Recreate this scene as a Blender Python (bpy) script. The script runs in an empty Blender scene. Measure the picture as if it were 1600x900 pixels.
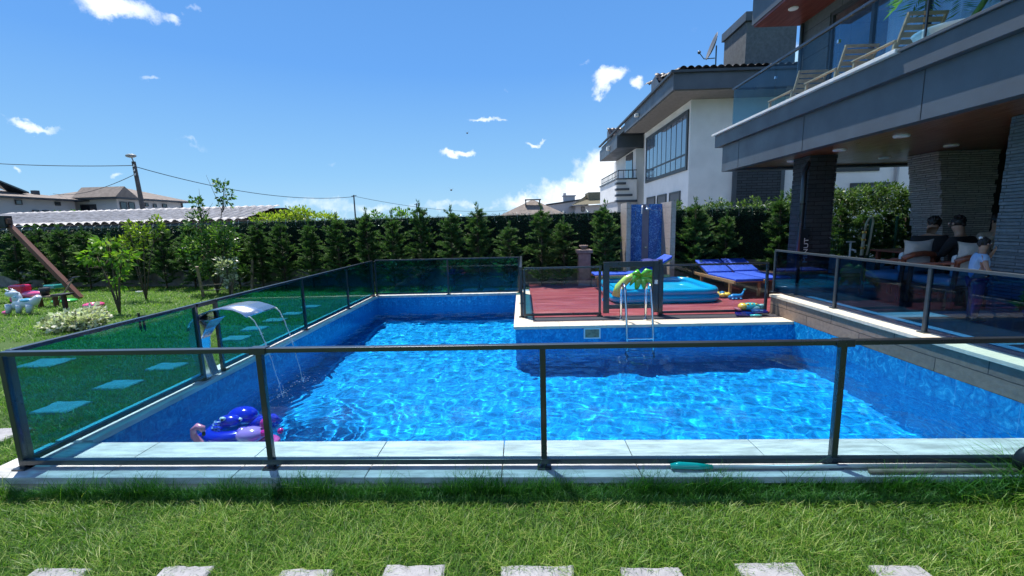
import bpy, math, random
import numpy as np
from mathutils import Vector, Matrix
S = bpy.context.scene
COL = S.collection
random.seed(7)
RNG = np.random.default_rng(11)
rad = math.radians

# ------------------------------------------------------------------ camera, sky, sun, exposure
EYE = 1.76
cam = bpy.data.cameras.new('camera')
cam.sensor_width = 36; cam.lens = 36 * 673.5 / 1600
cam.clip_start = 0.05; cam.clip_end = 6000
cam_ob = bpy.data.objects.new('camera', cam); COL.objects.link(cam_ob); S.camera = cam_ob
PITCH, YAW, ROLL = 0.1474, -0.0264, -0.0254
F = Vector((math.sin(YAW) * math.cos(PITCH), math.cos(YAW) * math.cos(PITCH), -math.sin(PITCH)))
r0 = Vector((math.cos(YAW), -math.sin(YAW), 0)); u0 = r0.cross(F)
r1 = r0 * math.cos(ROLL) + u0 * math.sin(ROLL); u1 = -r0 * math.sin(ROLL) + u0 * math.cos(ROLL)
cam_ob.matrix_world = Matrix(((r1.x, u1.x, -F.x, 0), (r1.y, u1.y, -F.y, 0), (r1.z, u1.z, -F.z, EYE), (0, 0, 0, 1)))

SUN_EL, SUN_AZ = 69.0, -36.0
sd = Vector((math.sin(rad(SUN_AZ)) * math.cos(rad(SUN_EL)), math.cos(rad(SUN_AZ)) * math.cos(rad(SUN_EL)), math.sin(rad(SUN_EL))))
sun = bpy.data.lights.new('sun', 'SUN'); sun.energy = 4.6; sun.angle = rad(0.5); sun.color = (1.0, 0.95, 0.88)
sun.cycles.is_caustics_light = True
sun_ob = bpy.data.objects.new('sun', sun); COL.objects.link(sun_ob)
sun_ob.rotation_euler = sd.to_track_quat('Z', 'Y').to_euler()

vs = S.view_settings
vs.view_transform = 'Standard'; vs.look = 'None'; vs.gamma = 1; vs.use_curve_mapping = False
vs.exposure = 0.7
S.cycles.use_denoising = True
S.cycles.max_bounces = 12; S.cycles.transparent_max_bounces = 24; S.cycles.transmission_bounces = 8
S.cycles.glossy_bounces = 4; S.cycles.diffuse_bounces = 3
S.cycles.sample_clamp_indirect = 6.0
S.cycles.use_light_tree = False

class NT:
    """short hand for node trees"""
    def __init__(s, tree): s.t = tree
    def n(s, kind, **kw):
        x = s.t.nodes.new(kind)
        for k, v in kw.items():
            if k.startswith('i_'): x.inputs[k[2:].replace('_', ' ')].default_value = v
            else: setattr(x, k, v)
        return x
    def l(s, a, b): s.t.links.new(a, b)
    def m(s, op, a, b=None, c=None, clamp=False):
        x = s.t.nodes.new('ShaderNodeMath'); x.operation = op; x.use_clamp = clamp
        for i, v in enumerate((a, b, c)):
            if v is None: continue
            if isinstance(v, (int, float)): x.inputs[i].default_value = v
            else: s.l(v, x.inputs[i])
        return x.outputs[0]
    def v(s, op, a, b=None):
        x = s.t.nodes.new('ShaderNodeVectorMath'); x.operation = op
        for i, q in enumerate((a, b)):
            if q is None: continue
            if isinstance(q, (tuple, list)): x.inputs[i].default_value = q
            else: s.l(q, x.inputs[i])
        return x.outputs[1] if op in ('DOT_PRODUCT', 'LENGTH', 'DISTANCE') else x.outputs[0]
    def mix(s, fac, a, b, mode='MIX'):
        x = s.t.nodes.new('ShaderNodeMix'); x.data_type = 'RGBA'; x.blend_type = mode
        for sock, q in ((x.inputs[0], fac), (x.inputs[6], a), (x.inputs[7], b)):
            if isinstance(q, (int, float)): sock.default_value = q
            elif isinstance(q, (tuple, list)): sock.default_value = (*q[:3], 1)
            else: s.l(q, sock)
        return x.outputs[2]
    def ramp(s, fac, stops):
        x = s.t.nodes.new('ShaderNodeValToRGB'); e = x.color_ramp.elements
        while len(e) < len(stops): e.new(0.5)
        for i, (p, c) in enumerate(stops):
            e[i].position = p; e[i].color = (*c, 1) if isinstance(c, (tuple, list)) else (c, c, c, 1)
        if fac is not None: s.l(fac, x.inputs[0])
        return x.outputs[0]

world = bpy.data.worlds.new('World'); S.world = world; world.use_nodes = True
w = NT(world.node_tree); bg = world.node_tree.nodes['Background']
sky = w.n('ShaderNodeTexSky', sky_type='NISHITA', sun_disc=False, sun_elevation=rad(SUN_EL), sun_rotation=rad(SUN_AZ),
          air_density=1.0, dust_density=0.4, ozone_density=3.0, altitude=50)
tc = w.n('ShaderNodeTexCoord'); gdir = tc.outputs['Generated']
hsv = w.n('ShaderNodeHueSaturation'); hsv.inputs['Saturation'].default_value = 1.28; hsv.inputs['Value'].default_value = 1.0
w.l(sky.outputs[0], hsv.inputs['Color'])
ns1 = w.n('ShaderNodeTexNoise', i_Scale=9.0, i_Detail=6.0, i_Roughness=0.6); w.l(gdir, ns1.inputs['Vector'])
warp = w.v('ADD', gdir, w.v('SCALE', w.v('SUBTRACT', ns1.outputs['Color'], (0.5, 0.5, 0.5))))
warp.node.inputs[1].links[0].from_node.inputs['Scale'].default_value = 0.13
ns2 = w.n('ShaderNodeTexNoise', i_Scale=26.0, i_Detail=7.0, i_Roughness=0.62); w.l(gdir, ns2.inputs['Vector'])
sepd = w.n('ShaderNodeSeparateXYZ'); w.l(gdir, sepd.inputs[0])
def cloud(az, el, wa, we, k):
    a, e = rad(az), rad(el)
    c = (math.sin(a) * math.cos(e), math.cos(a) * math.cos(e), math.sin(e)); h = (math.cos(a), -math.sin(a), 0)
    v = tuple(Vector(h).cross(Vector(c)))
    x = w.m('MULTIPLY', w.v('DOT_PRODUCT', warp, h), 1 / math.tan(rad(wa))); y = w.m('MULTIPLY', w.v('DOT_PRODUCT', warp, v), 1 / math.tan(rad(we)))
    r2 = w.m('ADD', w.m('MULTIPLY', x, x), w.m('MULTIPLY', y, y))
    front = w.m('GREATER_THAN', w.v('DOT_PRODUCT', gdir, c), 0.3)
    return w.m('MULTIPLY', w.m('MULTIPLY', w.m('SUBTRACT', 1.0, r2, clamp=True), k), front)
CL = [(-41.0, 19.8, 3.93, 1.31, 1.1), (-37.3, 20.2, 1.08, 0.74, 0.6), (-36.2, 21.4, 0.69, 0.47, 0.5), (-48.4, 8.9, 2.42, 0.47, 0.75), (-39.2, 14.4, 1.08, 0.29, 0.4), (-37.5, 9.3, 2.16, 0.31, 0.35), (-4.0, 13.7, 2.36, 0.44, 0.85), (-7.2, 9.0, 2.74, 0.61, 0.85), (2.6, 9.8, 1.92, 0.38, 0.85), (11.1, 16.3, 2.18, 1.35, 1.1), (14.8, 15.4, 1.42, 0.81, 0.9), (8.5, 18.7, 0.81, 0.53, 0.5), (30.8, 16.4, 1.4, 1.97, 1.0), (7.1, 3.9, 7.14, 2.7, 1.15), (10.7, 6.1, 4.63, 3.07, 1.15), (1.3, 3.1, 5.77, 1.62, 0.9), (-42.8, 6.1, 0.84, 0.48, 0.7), (-20.6, 2.4, 11.82, 1.08, 0.5), (-50.0, 5.5, 0.58, 0.42, 0.7), (30.8, 11.9, 1.12, 3.68, 0.8), (-1.7, 16.3, 0.46, 0.56, 0.3), (-23.7, 8.7, 0.98, 0.36, 0.2), (-9.6, 2.3, 8.3, 0.81, 0.5), (20.4, 21.1, 0.76, 0.53, 0.25)] + [(-62, 40, 12, 5, 1), (40, 45, 16, 8, 1), (140, 30, 25, 9, 1), (-140, 35, 30, 9, 1), (-100, 14, 14, 5, 1), (170, 12, 20, 5, 1)]
acc = None
for a in CL:
    d = cloud(*a); acc = d if acc is None else w.m('MAXIMUM', acc, d)
dens = w.m('ADD', w.m('MULTIPLY', acc, 1.25), w.m('MULTIPLY', w.m('SUBTRACT', ns2.outputs['Fac'], 0.62), 1.5))
mr = w.n('ShaderNodeMapRange'); mr.interpolation_type = 'SMOOTHSTEP'; w.l(dens, mr.inputs[0])
mr.inputs[1].default_value = 0.0; mr.inputs[2].default_value = 1.25
dens = w.m('MULTIPLY', mr.outputs[0], w.m('GREATER_THAN', acc, 0.001))
elev = w.m('ARCSINE', sepd.outputs[2])
grad = w.ramp(w.m('DIVIDE', elev, 1.5708, clamp=True), [(0.0, (.42, .72, .97)), (.07, (.29, .60, .96)), (.2, (.150, .41, .93)), (.4, (.10, .30, .76)), (1.0, (.05, .17, .50))])
grad = w.v('SCALE', grad); grad.node.inputs['Scale'].default_value = 5.8
hsv.outputs['Color']
base = w.mix(.93, hsv.outputs['Color'], grad)
w.l(w.mix(w.m('MULTIPLY', dens, 0.92), base, (7.6, 7.9, 8.3)), bg.inputs['Color'])
bg.inputs['Strength'].default_value = 0.105

# ------------------------------------------------------------------ mesh helpers
class MB:
    def __init__(s): s.v = []; s.f = []
    def add(s, vs_, fs):
        b = len(s.v); s.v += [tuple(map(float, p)) for p in vs_]; s.f += [tuple(i + b for i in f) for f in fs]; return s
    def box(s, x0, x1, y0, y1, z0, z1, fy=None):
        P = [(x, y, z) for z in (z0, z1) for x, y in ((x0, y0), (x1, y0), (x1, y1), (x0, y1))]
        if fy: P = [(x, y + fy(x), z) for x, y, z in P]
        return s.add(P, [(0, 3, 2, 1), (4, 5, 6, 7), (0, 1, 5, 4), (1, 2, 6, 5), (2, 3, 7, 6), (3, 0, 4, 7)])
    def bar(s, a, b, w_, h, up=(0, 0, 1)):
        a = Vector(a); b = Vector(b); d = (b - a).normalized(); up = Vector(up)
        if abs(d.dot(up)) > .98: up = Vector((0, 1, 0))
        q = d.cross(up).normalized(); t = q.cross(d)
        P = [c + q * sx * w_ / 2 + t * sz * h / 2 for c in (a, b) for sx, sz in ((-1, -1), (1, -1), (1, 1), (-1, 1))]
        return s.add(P, [(0, 1, 2, 3), (7, 6, 5, 4), (0, 4, 5, 1), (1, 5, 6, 2), (2, 6, 7, 3), (3, 7, 4, 0)])
    def tube(s, pts, r, n=10, cap=True):
        pts = [Vector(p) for p in pts]; rs = r if isinstance(r, (list, tuple)) else [r] * len(pts); ring = []; q = None
        for i, p in enumerate(pts):
            d = (pts[min(i + 1, len(pts) - 1)] - pts[max(i - 1, 0)]).normalized()
            if q is None: q = d.orthogonal().normalized()
            q = (q - d * q.dot(d)); q = q.normalized() if q.length > 1e-6 else d.orthogonal().normalized()
            t = d.cross(q)
            ring.append([p + (q * math.cos(k * 2 * math.pi / n) + t * math.sin(k * 2 * math.pi / n)) * rs[i] for k in range(n)])
        V = [x for rr in ring for x in rr]; Fs = []
        for i in range(len(pts) - 1):
            for k in range(n):
                a = i * n + k; b = i * n + (k + 1) % n; Fs.append((a, b, b + n, a + n))
        if cap: Fs += [tuple(range(n - 1, -1, -1)), tuple((len(pts) - 1) * n + k for k in range(n))]
        return s.add(V, Fs)
    def lathe(s, c, prof, n=20):
        V = [(c[0] + r * math.cos(k * 2 * math.pi / n), c[1] + r * math.sin(k * 2 * math.pi / n), c[2] + z) for r, z in prof for k in range(n)]; Fs = []
        for i in range(len(prof) - 1):
            for k in range(n):
                a = i * n + k; b = i * n + (k + 1) % n; Fs.append((a, b, b + n, a + n))
        Fs += [tuple(range(n - 1, -1, -1)), tuple((len(prof) - 1) * n + k for k in range(n))]
        return s.add(V, Fs)
    def ball(s, c, r, n=14, m=9, rot=None):
        r = (r, r, r) if isinstance(r, (int, float)) else r; V = []; Fs = []
        for i in range(m + 1):
            th = math.pi * i / m
            for k in range(n):
                p = Vector((math.sin(th) * math.cos(2 * math.pi * k / n) * r[0], math.sin(th) * math.sin(2 * math.pi * k / n) * r[1], math.cos(th) * r[2]))
                if rot: p = rot @ p
                V.append(p + Vector(c))
        for i in range(m):
            for k in range(n):
                a = i * n + k; b = i * n + (k + 1) % n; Fs.append((a, a + n, b + n, b))
        return s.add(V, Fs)
    def prism(s, outline, axis, a, b):
        """outline: 2D points; axis 'x','y','z' extrude from a to b"""
        n = len(outline)
        def P(p, t): return (t, p[0], p[1]) if axis == 'x' else (p[0], t, p[1]) if axis == 'y' else (p[0], p[1], t)
        V = [P(p, a) for p in outline] + [P(p, b) for p in outline]
        return s.add(V, [tuple(range(n)), tuple(range(2 * n - 1, n - 1, -1))] + [(i, i + n, (i + 1) % n + n, (i + 1) % n) for i in range(n)])
    def torus(s, c, R, r, n=28, m=12, rot=None, sz=1.0):
        V = []; Fs = []
        for i in range(n):
            a = 2 * math.pi * i / n
            for k in range(m):
                b = 2 * math.pi * k / m
                p = Vector(((R + r * math.cos(b)) * math.cos(a), (R + r * math.cos(b)) * math.sin(a), r * math.sin(b) * sz))
                if rot: p = rot @ p
                V.append(p + Vector(c))
        for i in range(n):
            for k in range(m):
                Fs.append((i * m + k, ((i + 1) % n) * m + k, ((i + 1) % n) * m + (k + 1) % m, i * m + (k + 1) % m))
        return s.add(V, Fs)
def wloc(o):
    p = Vector((0, 0, 0))
    while o: p += o.location; o = o.parent
    return p
def put(name, me, mt, parent=None, local=False):
    o = bpy.data.objects.new(name, me); COL.objects.link(o)
    if mt: me.materials.append(mt)
    if parent:
        o.parent = parent
        if not local: o.location = -wloc(parent)
    return o
def build(name, mb, mt, parent=None, smooth=False, bevel=0, local=False, sub=0):
    me = bpy.data.meshes.new(name); me.from_pydata(mb.v, [], mb.f)
    import bmesh
    bm = bmesh.new(); bm.from_mesh(me); bmesh.ops.recalc_face_normals(bm, faces=bm.faces); bm.to_mesh(me); bm.free()
    o = put(name, me, mt, parent, local)
    if bevel:
        b = o.modifiers.new('bevel', 'BEVEL'); b.width = bevel; b.segments = 2; b.limit_method = 'ANGLE'; b.angle_limit = rad(35)
    if sub:
        b = o.modifiers.new('sub', 'SUBSURF'); b.levels = b.render_levels = sub
    if smooth: me.shade_smooth()
    return o
def npmesh(name, V, Q, mt, parent=None, local=False, smooth=False, attr=None):
    V = np.asarray(V, np.float32).reshape(-1, 3); Q = np.asarray(Q, np.int32); k = Q.shape[1]
    me = bpy.data.meshes.new(name); me.vertices.add(len(V)); me.vertices.foreach_set('co', V.ravel())
    me.loops.add(Q.size); me.loops.foreach_set('vertex_index', Q.ravel()); me.polygons.add(len(Q))
    me.polygons.foreach_set('loop_start', np.arange(0, Q.size, k, dtype=np.int32)); me.polygons.foreach_set('loop_total', np.full(len(Q), k, np.int32))
    if attr is not None:
        a = me.attributes.new('tone', 'FLOAT', 'POINT'); a.data.foreach_set('value', np.asarray(attr, np.float32))
    me.update(calc_edges=True)
    if smooth: me.shade_smooth()
    return put(name, me, mt, parent, local)
def tag(o, label=None, cat=None, group=None, kind=None):
    if label: o['label'] = label
    if cat: o['category'] = cat
    if group: o['group'] = group
    if kind: o['kind'] = kind
    return o
def thing(name, label, cat, loc=(0, 0, 0), group=None):
    o = bpy.data.objects.new(name, None); COL.objects.link(o); o.location = loc; o.empty_display_size = .1
    return tag(o, label, cat, group)
def dup(root, loc, rz=0, sc=1, label=None, cat=None, group=None):
    def cp(o, parent):
        c = o.copy(); COL.objects.link(c)
        if parent: c.parent = parent
        for ch in o.children: cp(ch, c)
        return c
    c = cp(root, None); c.location = loc; c.rotation_euler = (0, 0, rz); c.scale = (sc, sc, sc) if isinstance(sc, (int, float)) else sc
    if label: c['label'] = label
    return c

# ------------------------------------------------------------------ materials
def mat(name, col, rough=.6, metal=0, var=0, vscale=8, bump=0, bscale=30, spec=.5, col2=None, trans=0, coat=0, stretch=None, sub=0):
    m = bpy.data.materials.new(name); m.use_nodes = True; t = NT(m.node_tree); b = m.node_tree.nodes['Principled BSDF']
    b.inputs['Base Color'].default_value = (*col, 1); b.inputs['Roughness'].default_value = rough; b.inputs['Metallic'].default_value = metal
    b.inputs['Specular IOR Level'].default_value = spec; b.inputs['Coat Weight'].default_value = coat; b.inputs['Coat Roughness'].default_value = .08
    b.inputs['Transmission Weight'].default_value = trans
    if var or col2 or bump:
        c = t.n('ShaderNodeTexCoord'); vec = c.outputs['Object']
        if stretch:
            mp = t.n('ShaderNodeMapping'); mp.inputs['Scale'].default_value = stretch; t.l(vec, mp.inputs[0]); vec = mp.outputs[0]
        if var or col2:
            n = t.n('ShaderNodeTexNoise', i_Scale=vscale, i_Detail=6.0, i_Roughness=.6); t.l(vec, n.inputs['Vector'])
            c2 = col2 or tuple(x * (1 - var) for x in col)
            f = t.ramp(n.outputs['Fac'], [(.35, 0.), (.65, 1.)])
            t.l(t.mix(f, tuple(min(1, x * (1 + var * .4)) for x in col), c2), b.inputs['Base Color'])
            t.l(t.m('ADD', t.m('MULTIPLY', f, .15), max(.02, rough - .07)), b.inputs['Roughness'])
        if bump:
            n2 = t.n('ShaderNodeTexNoise', i_Scale=bscale, i_Detail=5.0); t.l(vec, n2.inputs['Vector'])
            bp = t.n('ShaderNodeBump', i_Strength=bump, i_Distance=.02); t.l(n2.outputs['Fac'], bp.inputs['Height']); t.l(bp.outputs[0], b.inputs['Normal'])
    return m
def glass(name, tint, edge, rough=0.0, ior=1.5, refl=1.0):
    """architectural pane: light crosses it straight; the tint deepens with the slant of the ray"""
    m = bpy.data.materials.new(name); m.use_nodes = True; nt = m.node_tree; nt.nodes.clear(); t = NT(nt)
    tr = t.n('ShaderNodeBsdfTransparent'); gl = t.n('ShaderNodeBsdfGlossy'); gl.inputs['Roughness'].default_value = rough
    gl.inputs['Color'].default_value = (.9, .95, 1, 1)
    lw = t.n('ShaderNodeLayerWeight'); lw.inputs['Blend'].default_value = .5
    t.l(t.mix(lw.outputs['Facing'], tint, edge), tr.inputs['Color'])
    fz = t.m('ADD', .02, t.m('MULTIPLY', t.m('POWER', lw.outputs['Facing'], 4.5), .96))
    # smears and dust of the pane
    tcn = t.n('ShaderNodeTexCoord'); n = t.n('ShaderNodeTexNoise', i_Scale=3.0, i_Detail=8.0, i_Roughness=.75); t.l(tcn.outputs['Object'], n.inputs['Vector'])
    mx = t.n('ShaderNodeMixShader'); t.l(t.m('MULTIPLY', fz, refl, clamp=True), mx.inputs[0]); t.l(tr.outputs[0], mx.inputs[1]); t.l(gl.outputs[0], mx.inputs[2])
    df = t.n('ShaderNodeBsdfDiffuse'); df.inputs['Color'].default_value = (.6, .65, .65, 1)
    mx2 = t.n('ShaderNodeMixShader'); t.l(t.ramp(n.outputs['Fac'], [(.45, 0.0), (.8, 0.022)]), mx2.inputs[0]); t.l(mx.outputs[0], mx2.inputs[1]); t.l(df.outputs[0], mx2.inputs[2])
    o = t.n('ShaderNodeOutputMaterial'); t.l(mx2.outputs[0], o.inputs[0]); return m
def uv_of(t, kx=1, kz=1):
    """texture vector (x+y, z) that works on walls facing either way"""
    c = t.n('ShaderNodeTexCoord'); s_ = t.n('ShaderNodeSeparateXYZ'); t.l(c.outputs['Object'], s_.inputs[0])
    cb = t.n('ShaderNodeCombineXYZ'); t.l(t.m('MULTIPLY', t.m('ADD', s_.outputs[0], s_.outputs[1]), kx), cb.inputs[0]); t.l(t.m('MULTIPLY', s_.outputs[2], kz), cb.inputs[1])
    return cb.outputs[0]
def brickmat(name, a, b_, mortar, bw=.3, bh=.1, ms=.008, rough=.8, bump=.6, flat=False, dist=.02, off=.5):
    m = bpy.data.materials.new(name); m.use_nodes = True; t = NT(m.node_tree); b = m.node_tree.nodes['Principled BSDF']
    vec = t.n('ShaderNodeTexCoord').outputs['Object'] if flat else uv_of(t)
    nz = t.n('ShaderNodeTexNoise', i_Scale=6.0, i_Detail=3.0); t.l(vec, nz.inputs['Vector'])
    vec2 = t.v('ADD', vec, t.v('SCALE', t.v('SUBTRACT', nz.outputs['Color'], (.5, .5, .5)))); vec2.node.inputs[1].links[0].from_node.inputs['Scale'].default_value = dist
    br = t.n('ShaderNodeTexBrick', offset=off); t.l(vec2, br.inputs['Vector'])
    br.inputs['Color1'].default_value = (*a, 1); br.inputs['Color2'].default_value = (*b_, 1); br.inputs['Mortar'].default_value = (*mortar, 1)
    br.inputs['Scale'].default_value = 1; br.inputs['Mortar Size'].default_value = ms; br.inputs['Brick Width'].default_value = bw; br.inputs['Row Height'].default_value = bh
    n = t.n('ShaderNodeTexNoise', i_Scale=14.0, i_Detail=8.0, i_Roughness=.65); t.l(vec, n.inputs['Vector'])
    t.l(t.mix(.55, br.outputs['Color'], t.ramp(n.outputs['Fac'], [(.3, .35), (.7, 1.)]), 'MULTIPLY'), b.inputs['Base Color'])
    b.inputs['Roughness'].default_value = rough
    h = t.m('SUBTRACT', t.m('MULTIPLY', n.outputs['Fac'], .6), br.outputs['Fac'])
    bp = t.n('ShaderNodeBump', i_Strength=bump, i_Distance=.02); t.l(h, bp.inputs['Height']); t.l(bp.outputs[0], b.inputs['Normal'])
    return m
def leafmat(name, cols, trans=.35, rough=.5):
    m = bpy.data.materials.new(name); m.use_nodes = True; nt = m.node_tree; t = NT(nt); b = nt.nodes['Principled BSDF']
    a = t.n('ShaderNodeAttribute', attribute_name='tone')
    c = t.ramp(a.outputs['Fac'], [(i / (len(cols) - 1), q) for i, q in enumerate(cols)])
    t.l(c, b.inputs['Base Color']); b.inputs['Roughness'].default_value = rough; b.inputs['Specular IOR Level'].default_value = .35
    tl = t.n('ShaderNodeBsdfTranslucent'); t.l(t.mix(1.0, c, (1.25, 1.6, .6), 'MULTIPLY'), tl.inputs['Color'])
    mx = t.n('ShaderNodeMixShader'); mx.inputs[0].default_value = trans; t.l(b.outputs[0], mx.inputs[1]); t.l(tl.outputs[0], mx.inputs[2])
    t.l(mx.outputs[0], nt.nodes['Material Output'].inputs[0]); return m

ANTH = mat('anthracite aluminium', (.018, .024, .032), .32, 0, var=.3, vscale=3, spec=.6, coat=.3)
ANTH_TOP = mat('anthracite rail', (.065, .075, .088), .33, .75, var=.2, vscale=3, coat=.3)
GREYRAIL = mat('grey aluminium rail', (.10, .12, .13), .35, .5, var=.2, vscale=3)
CLEAR = glass('clear blue glass', (.84, .95, .985), (.50, .78, .86))
DECKGL = glass('clear deck glass', (.96, .985, .99), (.75, .86, .92), refl=.8)
TINT = glass('blue green tinted glass', (.28, .76, .88), (.06, .40, .48), refl=1.0)
TINT_DEEP = glass('deep blue tinted glass', (.26, .54, .78), (.05, .20, .40), refl=1.2)
STEEL = mat('polished steel', (.62, .64, .66), .12, 1.0, var=.05)
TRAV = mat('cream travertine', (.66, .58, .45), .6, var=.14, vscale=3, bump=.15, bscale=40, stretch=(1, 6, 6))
MARBLE = mat('grey veined marble coping', (.52, .53, .52), .5, var=.38, vscale=3.4, bump=.08, bscale=30, stretch=(1, 5, 5))
MARBLE_Y = mat('grey veined marble kerb', (.56, .57, .55), .5, var=.25, vscale=2.4, bump=.08, bscale=30, stretch=(5, 1, 5))
CONC = mat('rough concrete', (.22, .20, .18), .9, var=.4, vscale=4, bump=.5, bscale=20)
WHITEPL = mat('white plastic', (.75, .76, .74), .35, var=.05)
WALLW = mat('white render', (.80, .80, .79), .85, var=.08, vscale=1.2, bump=.15, bscale=90)
WALLG = mat('grey cladding render', (.10, .115, .13), .7, var=.12, vscale=1.5, bump=.1, bscale=60)
FASC = mat('slate fascia', (.072, .088, .108), .48, var=.15, vscale=1.5, bump=.05, bscale=50)
DARKF = mat('dark fascia', (.035, .045, .055), .5, var=.15, vscale=2)
TEAK = mat('teak wood', (.36, .20, .085), .5, var=.35, vscale=6, stretch=(1, 8, 8))
BROWNW = mat('brown stained wood', (.13, .045, .025), .5, var=.35, vscale=6, stretch=(6, 6, 1))
WARMW = mat('weathered garden wood', (.26, .19, .13), .7, var=.35, vscale=8)
BLUEF = mat('royal blue fabric', (.012, .075, .52), .75, var=.25, vscale=14, bump=.25, bscale=70)
NAVYF = mat('dark blue fabric', (.012, .03, .2), .8, var=.3, bump=.3, bscale=50)
CUSH = mat('off white cushion fabric', (.58, .57, .55), .9, var=.1, bump=.35, bscale=40)
BLACK = mat('black rubber', (.01, .01, .012), .5, var=.2)
DARK = mat('dark interior', (.012, .012, .014), .8, var=.3)
SOIL = mat('planting soil', (.05, .035, .022), .95, var=.4, vscale=10, bump=.6)
BARK = mat('bark', (.10, .075, .05), .9, var=.4, vscale=12, bump=.8, bscale=30, stretch=(4, 4, 1))

# ------------------------------------------------------------------ ground
PX0, PX1, PY0, PY1, DX, DY = -3.78, 4.59, 3.30, 10.95, -0.15, 7.30
GZ = -0.09
gm = bpy.data.materials.new('lawn soil'); gm.use_nodes = True; t = NT(gm.node_tree); b = gm.node_tree.nodes['Principled BSDF']
c = t.n('ShaderNodeTexCoord'); n1 = t.n('ShaderNodeTexNoise', i_Scale=1.1, i_Detail=6.0); n2 = t.n('ShaderNodeTexNoise', i_Scale=45.0, i_Detail=8.0, i_Roughness=.8)
t.l(c.outputs['Object'], n1.inputs['Vector']); t.l(c.outputs['Object'], n2.inputs['Vector'])
g1 = t.ramp(n2.outputs['Fac'], [(.3, (.014, .042, .005)), (.5, (.04, .115, .012)), (.72, (.09, .19, .025))])
sy = t.n('ShaderNodeSeparateXYZ'); t.l(c.outputs['Object'], sy.inputs[0])
t.l(t.mix(t.m('GREATER_THAN', t.m('ADD', sy.outputs[1], t.m('MULTIPLY', sy.outputs[0], .13)), 13.1), t.mix(t.m('MULTIPLY', n1.outputs['Fac'], .6), g1, (.11, .16, .03)), (.26, .25, .24)), b.inputs['Base Color']); b.inputs['Roughness'].default_value = .9
bp = t.n('ShaderNodeBump', i_Strength=.9, i_Distance=.04); t.l(n2.outputs['Fac'], bp.inputs['Height']); t.l(bp.outputs[0], b.inputs['Normal'])
xs = [-3000, -60, -4.15, 14.6, 60, 3000]; ys = [-3000, 2.82, 12.1, 60, 4000]
g = MB()
for i in range(len(xs) - 1):
    for j in range(len(ys) - 1):
        if xs[i] == -4.15 and ys[j] == 2.82: continue
        g.add([(xs[i], ys[j], GZ), (xs[i + 1], ys[j], GZ), (xs[i + 1], ys[j + 1], GZ), (xs[i], ys[j + 1], GZ)], [(0, 1, 2, 3)])
# strips beside the far end of the pool and under the house
g.add([(-4.15, 11.3, GZ), (-.3, 11.3, GZ), (-.3, 12.1, GZ), (-4.15, 12.1, GZ)], [(0, 1, 2, 3)])
tag(build('lawn_ground', g, gm), kind='structure', label='flat green lawn ground reaching the horizon')

# ------------------------------------------------------------------ pool basin, water, copings
pt = bpy.data.materials.new('blue marbled mosaic'); pt.use_nodes = True; t = NT(pt.node_tree); b = pt.node_tree.nodes['Principled BSDF']
c = t.n('ShaderNodeTexCoord'); v0 = c.outputs['Object']
n1 = t.n('ShaderNodeTexNoise', i_Scale=11.0, i_Detail=4.0, i_Roughness=.55, i_Distortion=1.6); t.l(v0, n1.inputs['Vector'])
n3 = t.n('ShaderNodeTexNoise', i_Scale=2.0, i_Detail=2.0); t.l(v0, n3.inputs['Vector'])
colr = t.ramp(n1.outputs['Fac'], [(.34, (.002, .14, .38)), (.5, (.004, .22, .50)), (.6, (.01, .31, .60)), (.70, (.05, .46, .72))])
sp = t.n('ShaderNodeSeparateXYZ'); t.l(v0, sp.inputs[0])
def grid(sock, p, wd): return t.m('LESS_THAN', t.m('ABSOLUTE', t.m('SUBTRACT', t.m('FRACT', t.m('DIVIDE', sock, p)), .5)), wd / p / 2)
fine = t.m('MAXIMUM', t.m('MAXIMUM', grid(sp.outputs[0], .025, .002), grid(sp.outputs[1], .025, .002)), grid(sp.outputs[2], .025, .002))
big = t.m('MAXIMUM', t.m('MAXIMUM', grid(sp.outputs[0], .6, .006), grid(sp.outputs[1], .6, .006)), 0)
cc = t.mix(t.m('MULTIPLY', fine, .25), colr, (.05, .3, .7)); cc = t.mix(t.m('MULTIPLY', big, .35), cc, (.2, .5, .8))
t.l(cc, b.inputs['Base Color']); b.inputs['Roughness'].default_value = .25
FLOOR = -1.62
pool = MB()
pool.box(PX0 - .2, PX1 + .05, PY0 - .2, PY1 + .2, FLOOR - .1, FLOOR)
pool.box(PX0 - .2, PX0, PY0 - .2, PY1 + .2, FLOOR, -.05)
pool.box(PX0, PX1 + .05, PY0 - .2, PY0, FLOOR, -.05)
pool.box(PX0, DX + .2, PY1, PY1 + .2, FLOOR, -.05)
pool.box(DX, DX + .2, DY + .2, PY1, FLOOR, -.05)
pool.box(DX, PX1 + .05, DY, DY + .2, FLOOR, -.05)
pool.box(PX1, PX1 + .15, PY0, DY, FLOOR, 0.0)
po = tag(build('pool_basin', pool, pt), kind='structure', label='blue mosaic tiled swimming pool basin'); po.cycles.is_caustics_receiver = True

wm = bpy.data.materials.new('pool water'); wm.use_nodes = True; wm.node_tree.nodes.clear(); t = NT(wm.node_tree)
gl = t.n('ShaderNodeBsdfGlass', i_IOR=1.333, i_Roughness=0.0); gl.inputs['Color'].default_value = (.62, .93, 1.0, 1)
t.l(gl.outputs[0], t.n('ShaderNodeOutputMaterial').inputs[0])
nx, ny = 620, 560
X, Y = np.meshgrid(np.linspace(PX0 - .02, PX1 + .01, nx), np.linspace(PY0 - .02, PY1 + .02, ny))
Z = np.full_like(X, -.28); rg = np.random.default_rng(3)
for i in range(90):
    lam = rg.uniform(.10, .55) if i < 80 else rg.uniform(.7, 1.8); th = rg.uniform(0, 6.283); k = 2 * math.pi / lam
    Z += .00118 * lam ** 1.1 * rg.uniform(.4, 1.2) * np.sin(k * (X * math.cos(th) + Y * math.sin(th)) + rg.uniform(0, 6.28))
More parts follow.
